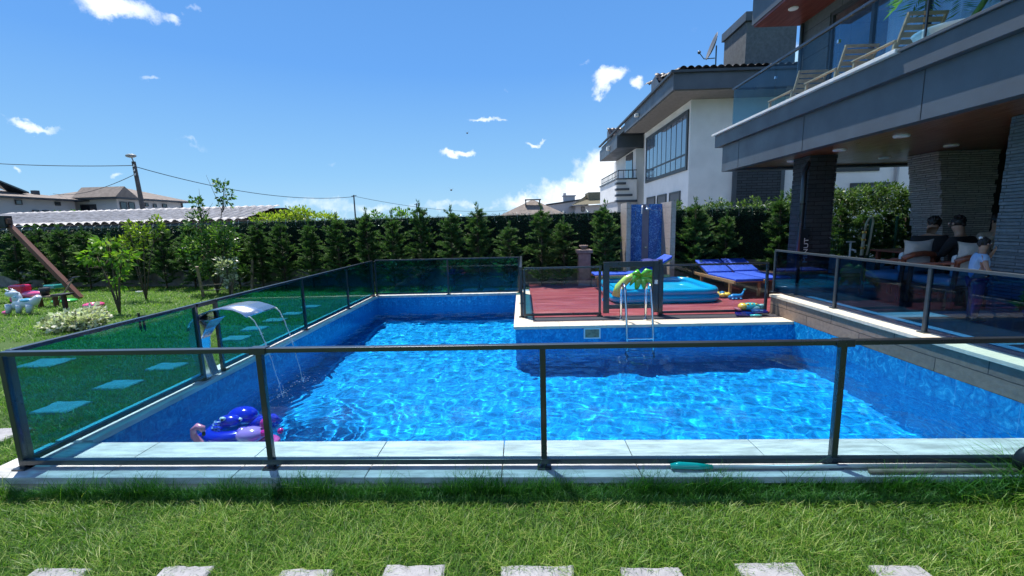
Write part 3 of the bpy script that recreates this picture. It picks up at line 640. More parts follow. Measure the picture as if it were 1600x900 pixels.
# staked fruit tree
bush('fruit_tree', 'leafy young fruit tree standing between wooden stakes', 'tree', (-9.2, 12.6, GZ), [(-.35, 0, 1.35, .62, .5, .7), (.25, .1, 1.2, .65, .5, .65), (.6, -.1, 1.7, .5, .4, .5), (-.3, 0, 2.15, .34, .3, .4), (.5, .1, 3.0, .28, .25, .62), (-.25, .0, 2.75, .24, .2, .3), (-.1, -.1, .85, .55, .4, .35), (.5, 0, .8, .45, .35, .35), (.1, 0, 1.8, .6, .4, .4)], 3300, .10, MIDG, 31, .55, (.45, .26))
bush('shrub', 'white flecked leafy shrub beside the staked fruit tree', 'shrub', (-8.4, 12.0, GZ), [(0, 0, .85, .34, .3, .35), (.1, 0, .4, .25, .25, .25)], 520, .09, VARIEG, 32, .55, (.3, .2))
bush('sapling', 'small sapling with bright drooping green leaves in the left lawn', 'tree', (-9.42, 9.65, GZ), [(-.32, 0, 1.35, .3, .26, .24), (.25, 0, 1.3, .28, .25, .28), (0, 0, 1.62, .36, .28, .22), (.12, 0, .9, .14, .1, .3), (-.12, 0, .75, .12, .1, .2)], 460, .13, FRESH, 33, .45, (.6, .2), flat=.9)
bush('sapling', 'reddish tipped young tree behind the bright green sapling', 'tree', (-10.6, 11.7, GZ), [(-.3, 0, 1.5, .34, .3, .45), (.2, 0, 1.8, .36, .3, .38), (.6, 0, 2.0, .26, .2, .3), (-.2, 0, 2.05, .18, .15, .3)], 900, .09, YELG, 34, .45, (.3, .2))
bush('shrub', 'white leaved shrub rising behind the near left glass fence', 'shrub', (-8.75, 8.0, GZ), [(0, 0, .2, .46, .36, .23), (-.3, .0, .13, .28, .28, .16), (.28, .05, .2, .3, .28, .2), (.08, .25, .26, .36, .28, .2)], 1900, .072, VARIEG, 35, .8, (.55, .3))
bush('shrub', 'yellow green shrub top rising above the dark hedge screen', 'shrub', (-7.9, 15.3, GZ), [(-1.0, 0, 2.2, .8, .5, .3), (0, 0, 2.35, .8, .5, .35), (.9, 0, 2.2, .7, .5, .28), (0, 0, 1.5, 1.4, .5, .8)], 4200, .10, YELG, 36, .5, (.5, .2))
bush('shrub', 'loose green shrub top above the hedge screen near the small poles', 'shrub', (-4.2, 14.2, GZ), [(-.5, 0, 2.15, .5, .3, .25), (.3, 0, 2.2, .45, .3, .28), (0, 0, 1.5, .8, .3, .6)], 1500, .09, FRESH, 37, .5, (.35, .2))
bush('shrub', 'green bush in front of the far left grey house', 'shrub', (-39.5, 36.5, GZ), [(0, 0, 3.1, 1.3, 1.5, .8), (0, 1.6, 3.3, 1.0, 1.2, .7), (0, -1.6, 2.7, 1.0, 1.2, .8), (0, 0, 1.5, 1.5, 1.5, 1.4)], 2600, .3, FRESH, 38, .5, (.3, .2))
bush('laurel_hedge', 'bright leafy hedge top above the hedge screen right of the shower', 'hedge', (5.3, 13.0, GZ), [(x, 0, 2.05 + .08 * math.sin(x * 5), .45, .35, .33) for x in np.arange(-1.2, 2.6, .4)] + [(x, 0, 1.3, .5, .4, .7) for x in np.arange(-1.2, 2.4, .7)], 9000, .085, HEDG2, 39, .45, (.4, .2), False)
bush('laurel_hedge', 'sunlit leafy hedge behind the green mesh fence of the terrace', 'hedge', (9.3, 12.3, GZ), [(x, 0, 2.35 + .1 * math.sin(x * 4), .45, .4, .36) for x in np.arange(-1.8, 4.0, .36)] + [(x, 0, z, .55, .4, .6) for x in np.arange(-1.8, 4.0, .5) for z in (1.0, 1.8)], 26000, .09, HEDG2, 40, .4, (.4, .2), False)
bush('potted_plant', 'low leafy plant in a dark blue pot on the terrace', 'plant', (5.75, 4.75, TZ), [(-.15, 0, .42, .2, .18, .12), (.18, 0, .45, .22, .18, .13), (0, .1, .5, .2, .18, .1)], 300, .09, DEEPG, 41, .5, (.3, .15))
tag(build('plant_pot', MB().lathe((5.75, 4.75, TZ), [(.12, .005), (.16, .05), (.19, .28), (.2, .3), (.17, .3), (.16, .26)], 24), mat('dark blue glazed pot', (.01, .03, .22), .15, coat=.6), smooth=True), 'dark blue glazed round pot on the terrace behind the glass', 'plant pot')
# stakes of the fruit tree
STK = WARMW
for k, (a, b_, lab) in enumerate((((-9.1, 11.9, GZ), (-8.95, 11.6, .82), 'front left wooden stake leaning by the fruit tree'), ((-8.55, 13.25, GZ), (-8.4, 13.2, .85), 'tall wooden stake right of the fruit tree'), ((-8.5, 12.2, GZ), (-8.45, 12.3, .5), 'short wooden stake in front of the fruit tree'))):
    tag(build('stake', MB().bar(a, b_, .07, .05), STK, bevel=.006), lab, 'stake', 'wooden stakes round the fruit tree')
tag(build('tie_rail', MB().bar((-8.98, 11.7, .28), (-8.45, 12.15, .27), .035, .025), STK), 'upper thin wooden rail joining the fruit tree stakes', 'rail')
tag(build('tie_rail', MB().bar((-9.0, 11.75, .12), (-8.45, 12.13, .12), .035, .025), STK), 'lower thin wooden rail joining the fruit tree stakes', 'rail')

# ------------------------------------------------------------------ sheds, houses and poles beyond the garden
def tiled_roof(name, x0, x1, y0, y1, z0, z1, mt, parent, wave=.26, amp=.045, row=.36, skew=0, res=7):
    nx_ = int((x1 - x0) / wave * res); Ls = math.hypot(y1 - y0, z1 - z0); nr = max(2, int(Ls / row)); V = []; cols = np.linspace(x0, x1, nx_)
    nrm = np.array([0, -(z1 - z0), (y1 - y0)]) / Ls; rows_ = []
    for i in range(nr):
        for e, hgt in ((0, .028), (.98, 0.0)):
            tt = (i + e) / nr; sh = hgt
            ph = (cols - x0) / wave * 2 * math.pi; hh = amp * np.abs(np.sin(ph / 2)) ** .7 + sh
            rows_.append(np.stack([cols, np.full(nx_, y0 + (y1 - y0) * tt) + nrm[1] * hh + skew * (cols - x0), z0 + (z1 - z0) * tt + nrm[2] * hh], -1))
    V = np.stack(rows_); ii_ = np.arange(V.shape[0] * nx_).reshape(V.shape[0], nx_); Q = np.stack([ii_[:-1, :-1], ii_[:-1, 1:], ii_[1:, 1:], ii_[1:, :-1]], -1).reshape(-1, 4)
    return npmesh(name, V, Q, mt, parent)
ROOFL = mat('pale weathered roof tiles', (.36, .35, .36), .55, var=.45, vscale=5, bump=.3)
ROOFD = mat('dark brown roof tiles', (.075, .055, .05), .45, var=.4, vscale=6)
ROOFB = mat('taupe roof', (.20, .165, .14), .8, var=.2, vscale=3, bump=.3, bscale=15)
WIN = mat('dark window glass', (.012, .018, .026), .06, spec=.8, coat=.5)
FRAME = mat('dark window frame', (.03, .035, .04), .45)
PALE = mat('pale far house render', (.42, .41, .42), .9, var=.1, vscale=.5)
PALE2 = mat('light far house render', (.50, .50, .51), .9, var=.08, vscale=.5)
sh = thing('garden_shed', 'long low shed with a pale wavy tiled roof behind the left hedge', 'shed', (-17, 18, GZ))
tiled_roof('roof', -23.5, -10.6, 16.8, 19.6, 2.1, 2.75, ROOFL, sh, wave=.36, amp=.12, row=.42, skew=-.04)
build('wall', MB().box(-23.2, -10.9, 17.5, 22, GZ, 2.15), WALLG, sh); build('rear_roof', MB().add([(-23.5, 20.05, 2.74), (-10.6, 19.5, 2.74), (-10.6, 22.5, 2.1), (-23.5, 22.5, 2.1)], [(0, 1, 2, 3)]), ROOFD, sh)
build('eave_board', MB().bar((-23.5, 16.85, 2.05), (-10.6, 16.35, 2.05), .04, .1), DARKF, sh)

def window(parent, face, a, b_, z0, z1, plane, fw=.08, mull=0, glassm=None, framem=None, proud=.03, trans=0):
    """face 'y': pane in plane y=plane looking to -y; 'x': plane x=plane looking to -x"""
    fm_, pm_ = framem or FRAME, glassm or WIN; fr_ = MB(); out = plane - proud
    def bx(u0, u1, w0, w1, d0, d1): return (u0, u1, d0, d1, w0, w1) if face == 'y' else (d0, d1, u0, u1, w0, w1)
    for q in ((a, b_, z0, z0 + fw), (a, b_, z1 - fw, z1), (a, a + fw, z0 + fw, z1 - fw), (b_ - fw, b_, z0 + fw, z1 - fw)): fr_.box(*bx(*q, out, plane + .05))
    for k in range(mull):
        u_ = a + (b_ - a) * (k + 1) / (mull + 1); fr_.box(*bx(u_ - .03, u_ + .03, z0 + fw, z1 - fw, out + .012, plane + .04))
    if trans: fr_.box(*bx(a + fw, b_ - fw, z0 + (z1 - z0) * trans - .04, z0 + (z1 - z0) * trans + .04, out + .006, plane + .035))
    fo = build('window', fr_, fm_, parent); build('pane', MB().box(*bx(a + fw * .5, b_ - fw * .5, z0 + fw * .5, z1 - fw * .5, out + .02, plane + .03)), pm_, fo); return fo
def hip(name, x0, x1, y0, y1, z0, z1, inset, mt, parent, oh=.6):
    V = [(x0 - oh, y0 - oh, z0), (x1 + oh, y0 - oh, z0), (x1 + oh, y1 + oh, z0), (x0 - oh, y1 + oh, z0), (x0 + inset, (y0 + y1) / 2, z1), (x1 - inset, (y0 + y1) / 2, z1)]
    return build(name, MB().add(V, [(0, 1, 5, 4), (1, 2, 5), (2, 3, 4, 5), (3, 0, 4), (3, 2, 1, 0)]), mt, parent)
# far left grey house
hA = thing('house', 'long grey house at the far left edge with a solar heater on its roof', 'house', (-45, 38, GZ))
build('wall', MB().box(-53, -43, 27, 41.3, GZ, 5.0), PALE, hA)
hip('roof', -53, -43, 27, 41.3, 5.1, 6.35, 4.6, ROOFB, hA, .7); build('eave', MB().box(-53.8, -42.2, 26.2, 42.1, 4.96, 5.09), DARKF, hA)
for y, z0, z1, wd in ((36.55, 4.45, 4.85, .5), (39.7, 4.5, 4.85, .45), (37.75, 3.0, 4.05, .5), (38.55, 3.0, 4.05, .5)): wq = window(hA, 'x', y - wd / 2, y + wd / 2, z0, z1, -43, fw=.06); wq.scale = (1, 1, 1); wq.rotation_euler = (0, 0, 0); wq.location += Vector((.06, 0, 0))
sp_ = build('solar_heater', MB().prism([(35.2, 6.6), (35.35, 6.66), (37.9, 5.62), (37.85, 5.5)], 'x', -44.8, -43.4), WIN, hA)
build('water_tank', MB().tube([(-45.0, 35.25, 6.72), (-43.2, 35.25, 6.72)], .2, 12), STEEL, sp_, smooth=True)
build('vent', MB().box(-44.3, -43.9, 38.8, 39.2, 5.3, 5.85), DARKF, hA)
# second far house
hB = thing('house', 'pale hip roofed house just left of the utility pole', 'house', (-43, 45, GZ))
build('wall', MB().box(-47.4, -39.5, 42, 50.2, GZ, 5.2), PALE2, hB)
hip('roof', -47.4, -39.5, 42, 50.2, 5.3, 6.7, 3.2, ROOFB, hB, .7); build('eave', MB().box(-48.2, -38.7, 41.2, 51.0, 5.14, 5.29), DARKF, hB)
build('gable', MB().prism([(41.1, 5.3), (43.6, 5.3), (42.2, 6.35)], 'x', -38.7, -43), ROOFB, hB)
for y, wd, z0, z1 in ((42.6, .7, 3.6, 4.9), (43.5, .7, 3.6, 4.9), (45.3, .4, 4.55, 4.9), (46.3, .4, 4.5, 4.85), (47.6, .6, 4.55, 4.9)): wq = window(hB, 'x', y - wd / 2, y + wd / 2, z0, z1, -39.5, fw=.06); wq.location += Vector((.06, 0, 0))
window(hB, 'y', -43.2, -41.6, 3.6, 4.7, 42)
build('corner_pipe', MB().tube([(-39.42, 50.1, 1), (-39.42, 50.1, 5.1)], .08, 8), DARKF, hB)
# utility pole and small poles
up_ = thing('utility_pole', 'leaning dark utility pole with a street lamp at its top', 'pole', (-22.95, 26, GZ))
build('pole', MB().tube([(-22.75, 26, GZ), (-23.05, 26, 6.0)], [.16, .10], 12), mat('grey pole wood', (.10, .09, .085), .85, var=.3), up_)
la = build('lamp_arm', MB().tube([(-23.05, 26, 5.9), (-22.9, 25.8, 6.05), (-22.6, 25.4, 6.15)], .03, 8), DARKF, up_)
build('lamp_head', MB().ball((-22.45, 25.2, 6.2), (.3, .2, .11)), mat('lamp housing', (.25, .27, .27), .5), la, smooth=True)
for z in (5.2, 5.45, 5.7): build('insulator', MB().tube([(-23.0, 25.85, z), (-22.85, 25.75, z), (-22.85, 25.75, z + .1)], .025, 8), WHITEPL, up_)
for (x, y, h, lab) in ((-15.35, 40, 4.75, 'thin far pole with a small crossbar above the hedge'), (-9.6, 40, 3.85, 'thin short lamp pole above the hedge, right of the crossbar pole')):
    q = thing('far_pole', lab, 'pole', (x, y, GZ)); build('pole', MB().tube([(x, y, GZ), (x, y, h)], [.09, .06], 8), DARKF, q); build('crossbar', MB().bar((x - .22, y, h - .1), (x + .25, y, h - .05), .05, .05), DARKF, q)
def wire(label, a, b_, sag, r_=.018):
    a, b_ = Vector(a), Vector(b_); pts = [a.lerp(b_, k / 24) - Vector((0, 0, sag * 4 * (k / 24) * (1 - k / 24))) for k in range(25)]
    tag(build('power_cable', MB().tube(pts, r_, 5), BLACK), label, 'cable', 'overhead cables')
wire('overhead cable running left out of the picture from the utility pole', (-23.05, 26, 5.78), (-42, 29.5, 7.4), .25, .022)
wire('thin cable descending left from the utility pole to the grey house', (-23.0, 26, 5.3), (-49, 45, 6.1), .5, .02)
wire('overhead cable sagging right from the utility pole behind the fruit tree', (-22.95, 26, 5.7), (-15.35, 40, 4.6), .75, .022)
wire('faint far cable right of the small crossbar pole', (-15.35, 40, 4.65), (-2.0, 60, 3.6), .6, .018)
# mid distance roofs
h1 = thing('house', 'brown pyramid roof with a flat topped chimney frame beyond the hedge', 'house', (1.2, 47, GZ))
build('wall', MB().box(-1.6, 4.0, 45, 50, GZ, 2.7), PALE, h1)
build('roof', MB().add([(-2.2, 44.4, 2.65), (4.8, 44.4, 2.5), (4.8, 51, 2.5), (-2.2, 51, 2.65), (1.2, 47, 4.3)], [(0, 1, 4), (1, 2, 4), (2, 3, 4), (3, 0, 4), (3, 2, 1, 0)]), ROOFB, h1)
cf = MB(); cf.box(.35, 2.05, 45.6, 46.2, 4.16, 4.26)
for x in (.45, 1.9): cf.box(x - .06, x + .06, 45.7, 46.1, 3.55, 4.15)
build('chimney', cf, DARKF, h1)
h2 = thing('house', 'grey flat house with a rooftop chimney left of the green roofed one', 'house', (5, 51, GZ))
build('wall', MB().add([(3.0, 50, GZ), (7.6, 50, GZ), (7.6, 50, 4.3), (3.0, 50, 3.75), (3.0, 55, GZ), (7.6, 55, GZ), (7.6, 55, 4.3), (3.0, 55, 3.75)], [(0, 1, 2, 3), (7, 6, 5, 4), (0, 4, 5, 1), (1, 5, 6, 2), (3, 2, 6, 7), (3, 7, 4, 0)]), PALE2, h2)
build('roof', MB().bar((2.8, 52.3, 3.83), (7.7, 52.3, 4.42), 5, .12), DARKF, h2)
ch = build('chimney', MB().box(4.9, 6.2, 51, 51.9, 3.9, 4.75), PALE2, h2); build('chimney_cap', MB().box(4.8, 6.3, 50.9, 52, 4.76, 4.88), PALE, ch); build('flue', MB().box(4.9, 5.2, 51.2, 51.6, 4.88, 5.15), PALE, ch)
h3 = thing('house', 'olive brown stepped roof house beside the balcony of the big white house', 'house', (8, 48.5, GZ))
build('wall', MB().box(5.9, 9.6, 48, 54, GZ, 3.55), PALE, h3); build('roof', MB().add([(5.4, 47.4, 3.6), (10, 47.4, 3.72), (10, 53, 5.15), (7.6, 50.5, 4.9)], [(0, 1, 2, 3)]).add([(5.4, 47.4, 3.5), (10, 47.4, 3.62), (10, 54, 3.6), (5.4, 54, 3.5)], [(3, 2, 1, 0)]), mat('olive brown roof', (.13, .115, .07), .85, var=.2), h3)
build('roof_tower', MB().box(7.5, 9.6, 49.4, 52, 3.9, 5.05), mat('olive render', (.16, .15, .10), .9, var=.2), h3); window(h3, 'y', 6.5, 6.9, 2.9, 3.45, 48)
# ------------------------------------------------------------------ neighbouring white house
N = thing('neighbour_house', 'large white two storey house with dark eaves and satellite dish', 'house', (7, 18.65, GZ))
build('wall', MB().box(7.0, 19.5, 18.65, 25.3, GZ, 6.62), WALLW, N)
build('wall', MB().box(8.0, 19.5, 25.302, 27.2, GZ, 6.62), mat('beige render', (.42, .40, .36), .85, var=.1), N)
build('wall', MB().box(7.0, 19.5, 27.2, 33.4, GZ, 6.1), WALLW, N)
build('facade_pilaster', MB().box(7.001, 7.35, 25.30, 25.5, GZ, 6.6), bpy.data.materials['beige render'], N)
ev = build('eave', MB().box(5.82, 19.8, 17.33, 25.15, 6.62, 7.22), FASC, N)
build('soffit', MB().box(5.9, 19.7, 17.4, 25.1, 6.585, 6.618), mat('grey soffit', (.20, .19, .18), .8, var=.1), N)
build('gutter', MB().bar((5.78, 17.25, 7.25), (5.78, 32.8, 7.16), .12, .09).bar((5.7, 17.28, 7.25), (19.8, 17.28, 7.25), .12, .09), DARKF, N)
build('eave', MB().box(5.82, 8.4, 27.05, 32.9, 6.14, 6.86), FASC, N); build('eave', MB().box(5.95, 19, 25.16, 32.9, 6.87, 7.15), DARKF, N)
tiled_roof('roof', 6.1, 19.8, 17.5, 22.5, 7.40, 8.3, ROOFD, N, wave=.28, amp=.09, row=.38)
tiled_roof('gable_tiles', 6.0, 7.0, 19.2, 20.4, 7.35, 8.15, ROOFD, N, wave=.25, amp=.06, row=.3); build('roof_gable', MB().prism([(19.4, 7.24), (21.0, 7.24), (21.0, 8.0), (20.45, 8.1)], 'x', 6.05, 7.0), FASC, N)
build('roof_body', MB().box(6.2, 19.7, 17.7, 25, 7.23, 7.45), DARKF, N)
gb2 = tiled_roof('gable_tiles', 6.0, 7.6, 30.0, 31.2, 7.35, 8.1, ROOFD, N, wave=.28, amp=.06, row=.35); build('roof_gable', MB().prism([(30.3, 7.2), (31.6, 7.2), (31.6, 8.0), (30.8, 7.9)], 'x', 6.1, 7.6), FASC, N)
cm_ = build('chimney', MB().box(9.45, 11.5, 19.4, 21.4, 7.3, 9.75), mat('chimney render', (.12, .13, .14), .85, var=.2, bump=.4, bscale=60), N); build('chimney_cap', MB().box(9.35, 11.6, 19.3, 21.5, 9.76, 10.12), FASC, cm_, bevel=.02)
SHUT = mat('grey shutter slats', (.12, .13, .14), .6)
wf = window(N, 'x', 18.8, 24.9, 3.82, 6.25, 7.0, fw=.16, mull=8, proud=.06, trans=.27, glassm=mat('sky reflecting window', (.10, .15, .22), .04, spec=1, coat=1))
for y0, y1 in ((19.5, 20.9), (21.35, 22.75), (23.1, 24.6)):
    o = window(N, 'x', y0, y1, 2.2, 3.02, 7.0, fw=.1, proud=.05, glassm=SHUT)
# stone panel, pipes and windows of the camera facing side
NB = brickmat('slate stone cladding', (.035, .05, .062), (.055, .07, .085), (.012, .015, .02), .42, .11, .012, .8, 1.0)
build('stone_panel', MB().box(8.95, 10.75, 18.56, 18.649, GZ, 5.2), NB, N); build('panel_frame', MB().box(8.8, 8.95, 18.54, 18.649, GZ, 5.2).box(10.75, 10.9, 18.54, 18.649, GZ, 5.2), FASC, N)
build('drainpipe', MB().tube([(15.45, 18.56, GZ), (15.45, 18.56, 6.5)], .06, 8), mat('pale pipe', (.42, .43, .45), .5), N)
window(N, 'y', 12.6, 14.75, 3.55, 5.0, 18.65, fw=.14, proud=.06); window(N, 'y', 13.65, 15.25, 2.0, 3.08, 18.65, fw=.12, proud=.06)
# recessed balcony of the far wing
bw_ = MB().box(5.82, 7.0, 26.85, 32.6, 3.0, 4.25)
bl = build('balcony', bw_, WALLW, N); build('balcony_slab', MB().box(5.75, 7.0, 26.8, 32.65, 4.255, 4.33), FASC, bl)
rl = MB(); rl.bar((5.9, 26.95, 4.8), (5.9, 32.5, 4.8), .05, .05).bar((5.9, 26.95, 4.8), (7.0, 26.95, 4.8), .05, .05); rl.bar((5.9, 26.95, 4.5), (5.9, 32.5, 4.5), .03, .03)
for k in range(14): rl.bar((5.9, 26.95 + k * .427, 4.33), (5.9, 26.95 + k * .427, 4.78), .03, .03)
for k in range(4): rl.bar((5.9 + k * .3, 26.95, 4.33), (5.9 + k * .3, 26.95, 4.78), .03, .03)
build('railing', rl, FRAME, bl)
for i, (z, l) in enumerate(((3.95, .5), (3.6, .7), (3.25, .9), (2.9, 1.2))): build('trim_stripe', MB().box(5.74, 5.82 + l, 26.74, 26.848, z, z + .13).box(5.74, 5.818, 26.849, 27.2, z, z + .13), FASC, bl)
build('balcony_underwall', MB().box(5.9, 7.0, 26.95, 32.5, GZ, 2.99), PALE2, N)
dr = build('door', MB().box(6.95, 6.998, 27.9, 29.6, 4.4, 6.0), WIN, N)
build('security_lamp', MB().box(5.65, 5.82, 22.2, 22.4, 6.8, 6.95), WHITEPL, N, bevel=.02); build('security_lamp', MB().box(5.65, 5.82, 29.2, 29.5, 6.35, 6.6), WHITEPL, N, bevel=.02)
d_ = thing('satellite_dish', 'grey satellite dish on a short mast on the white house roof', 'satellite dish', (8.5, 20, 8.3))
build('mast', MB().tube([(8.5, 20, 8.1), (8.5, 20, 9.1)], .03, 8), GREYRAIL, d_)
rot = rot_to((-.93, .12, .32)); prof = [(.02 + .5 * k / 8, .10 * (k / 8) ** 2) for k in range(9)]; V = []; n = 24
for r_, z_ in prof: V += [tuple(rot @ Vector((r_ * math.cos(2 * math.pi * k / n), r_ * math.sin(2 * math.pi * k / n) * 1.05, z_)) + Vector((8.4, 20, 9.05))) for k in range(n)]
FS = [(i * n + k, i * n + (k + 1) % n, (i + 1) * n + (k + 1) % n, (i + 1) * n + k) for i in range(8) for k in range(n)]
o = build('reflector', MB().add(V, FS), mat('dish metal', (.17, .18, .19), .5, .3), d_, smooth=True); sm = o.modifiers.new('solid', 'SOLIDIFY'); sm.thickness = .015
build('feed_arm', MB().tube([(8.45, 20, 8.6), (7.95, 19.9, 8.55), (7.75, 19.85, 8.75)], .02, 6).ball((7.72, 19.85, 8.8), .07), GREYRAIL, d_)

# ------------------------------------------------------------------ our house: balcony, ceiling, columns
H_ = thing('house', 'slate grey modern house with balcony over the terrace at the right', 'house', (6, 6, TZ))
SLAB_T = 3.9
build('upper_fascia', MB().box(5.12, 5.3, -3, 11.9, 3.6, SLAB_T).box(5.301, 14.6, 11.6, 11.9, 3.6, SLAB_T), FASC, H_, bevel=.004)
build('lower_fascia', MB().box(5.22, 5.4, -3, 11.66, 2.96, 3.598).box(5.401, 14.6, 11.36, 11.66, 2.96, 3.598), FASC, H_, bevel=.004)
build('balcony_floor', MB().box(5.301, 14.6, -3, 11.599, 3.62, 3.88), CONC, H_)
seam = MB()
for y in (1.2, 3.6, 6.0, 8.4, 10.8): seam.box(5.216, 5.219, y, y + .008, 2.97, 3.59)
build('panel_seam', seam, BLACK, H_)
ceil_m = bpy.data.materials.new('glossy wood ceiling'); ceil_m = mat('glossy wood ceiling', (.24, .095, .04), .34, var=.45, vscale=3, stretch=(12, .6, 1), spec=.5, coat=.12)
build('ceiling', MB().box(5.401, 14.5, -3, 11.36, 3.02, 3.06), ceil_m, H_)
LITE = mat('white lamp trim', (.78, .78, .76), .4)
for (x, y, lab) in ((6.13, 10.18, 'near the outer corner, above the dark brick column'), (6.13, 8.72, 'second in the outer row of the ceiling'), (6.15, 7.38, 'third in the outer row of the ceiling'), (8.08, 10.08, 'farthest in the inner row of the ceiling'), (8.08, 8.57, 'left of the pale stone pillar, nearer the pool'), (9.28, 9.95, 'just left of the pale stone pillar, far side'), (9.38, 8.65, 'at the right edge above the grey pillar')):
    o = tag(build('ceiling_light', MB().lathe((x, y, 2.985), [(.10, 0), (.11, .012), (.11, .034)], 20), LITE, smooth=False), 'round white ceiling light ' + lab, 'ceiling light', 'round lights under the balcony ceiling')
def column(name, lab, x0, x1, y0, y1, z0, z1, mt, flare=0, cat='column', rag=.012):
    """stone clad column, rows of stones stand proud unevenly"""
    rr = random.Random(int(x0 * 31)); z = z0; rt = thing(name, lab, cat, ((x0 + x1) / 2, (y0 + y1) / 2, z0)); m = MB(); zz = z0
    while zz < z1 - .01:
        h = min(rr.uniform(.07, .11), z1 - zz); tt = (zz - z0) / (z1 - z0); f = flare * tt; x = x0 - f
        a = rr.uniform(0, rag); m.box(x0 - f - a, x1 + rr.uniform(0, rag), y0 - rr.uniform(0, rag), y1 + rr.uniform(0, rag), zz, zz + h - .006); m.box(x0 - f + .012, x1 - .012, y0 + .012, y1 - .012, zz + h - .006, zz + h); zz += h
    build('stone_cladding', m, mt, rt); return rt
DB = brickmat('dark slate cladding', (.045, .052, .06), (.07, .075, .085), (.012, .012, .014), .35, .09, .006, .8, .9)
LB = brickmat('pale stone cladding', (.66, .63, .61), (.48, .46, .45), (.2, .19, .18), .45, .045, .006, .85, 1.2)
GB = brickmat('blue grey stone cladding', (.17, .23, .27), (.12, .17, .20), (.06, .08, .09), .5, .045, .005, .8, 1.2)
column('brick_column', 'dark slate clad column at the outer corner of the terrace', 6.03, 6.57, 9.4, 9.95, TZ, 3.019, DB)
column('stone_pillar', 'pale grey stone clad pillar behind the seated people', 8.95, 9.72, 9.3, 10.0, TZ, 3.019, LB, .42, rag=.03)
column('stone_pillar', 'blue grey stone clad pillar at the right edge of the picture', 6.6, 7.2, 5.6, 6.2, TZ, 3.019, GB)
build('ground_wall', MB().box(9.74, 14.6, 9.9, 10.05, TZ, 3.018).box(14.3, 14.6, -6, 9.9, TZ, 3.018).box(9.74, 14.3, -6.2, -6, TZ, 3.018), mat('shadowed dark render', (.03, .03, .032), .8, var=.2), H_)  # shade of the covered interior put into the near-black wall colour
dp = thing('downpipe', 'dark drainpipe on the outer face of the slate column', 'pipe', (5.93, 9.5, TZ))
build('pipe', MB().tube([(6.2, 9.55, 2.95), (6.05, 9.45, 2.88), (5.93, 9.4, 2.7), (5.93, 9.4, TZ)], .05, 12), ANTH, dp, smooth=True)
for z in (.9, 2.0): build('bracket', MB().tube([(5.93, 9.4, z), (5.93, 9.4, z + .04)], .06, 12), BLACK, dp)
# white lettering up the outer edge of the column (reads upwards)
tx = bpy.data.curves.new('lettering', 'FONT'); tx.body = 'MINUT'; tx.size = .17; tx.extrude = .002
to = bpy.data.objects.new('lettering', tx); COL.objects.link(to); bpy.context.view_layer.update()
me = bpy.data.meshes.new_from_object(to); bpy.data.objects.remove(to)
V = [(0, 0, 0)] * len(me.vertices)
lm = MB().add([(5.985 - .0 - v.co.y * .75 + .08, 9.33 - v.co.z, .78 + v.co.x) for v in me.vertices], [tuple(p.vertices) for p in me.polygons])
board = thing('lettered_strip', 'slim dark strip with white upright letters beside the slate column', 'sign', (6.0, 9.36, .7))
build('strip', MB().box(5.99 - .09, 6.08, 9.333, 9.345, .72, 1.5), ANTH, board); build('lettering', lm, LITE, board)

# upper storey
upw = MB(); upw.box(6.7, 14.5, 10.55, 11.15, 3.9, 6.24); upw.box(6.7, 6.9, 10.15, 10.549, 3.9, 6.24); upw.box(6.7, 6.9, -3, 6.6, 3.9, 6.24); upw.box(6.7, 6.9, 6.601, 10.149, 6.05, 6.24)
build('upper_wall', upw, brickmat('upper grey panel cladding', (.12, .13, .14), (.11, .12, .13), (.05, .055, .06), 3.0, .6, .012, .75, .2, dist=0), H_)
build('roof', MB().box(5.6, 14.8, -3, 11.25, 6.3, 6.92), FASC, H_); build('roof_soffit', MB().box(5.62, 14.7, -3, 11.2, 6.245, 6.298), mat('red brown soffit wood', (.17, .035, .022), .4, var=.3, vscale=3, stretch=(10, .6, 1)), H_)
build('roof_gutter', MB().box(5.48, 5.599, -3, 11.35, 6.93, 7.05).box(5.6, 14.8, 11.251, 11.35, 6.93, 7.05), DARKF, H_)
wf_ = MB(); 
for y in (6.6, 7.8, 8.95, 10.08): wf_.box(6.72, 6.8, y, y + .07, 3.92, 6.05)
wf_.box(6.72, 6.8, 6.671, 10.079, 5.98, 6.05)
wo_ = build('balcony_window', wf_, FRAME, H_)
build('pane', MB().box(6.75, 6.76, 6.67, 10.08, 3.92, 5.98), glass('room glass', (.93, .96, 1), (.75, .85, .9), refl=3.0), wo_)
V = []; Fs = []; n = 90
for k in range(n + 1):
    y = 6.7 + 2.2 * k / n; x = 6.95 + .035 * math.sin(y * 42) + .015 * math.sin(y * 13); V += [(x, y, 3.93), (x, y, 6.0)]
for k in range(n): Fs.append((2 * k, 2 * k + 2, 2 * k + 3, 2 * k + 1))
cu = build('curtain', MB().add(V, Fs), mat('white curtain cloth', (.78, .82, .86), .9), wo_, smooth=True); q_ = cu.modifiers.new('solid', 'SOLIDIFY'); q_.thickness = .004
build('room_back', MB().box(8.4, 8.5, 6, 10.5, 3.9, 6.2), DARK, H_)
build('ceiling_spot', MB().lathe((6.0, 10.3, 6.222), [(.09, 0), (.1, .01), (.1, .022)], 18), LITE, H_)
build('corner_pipe', MB().tube([(6.64, 11.0, 3.9), (6.64, 11.0, 6.2)], .045, 10), ANTH, H_)
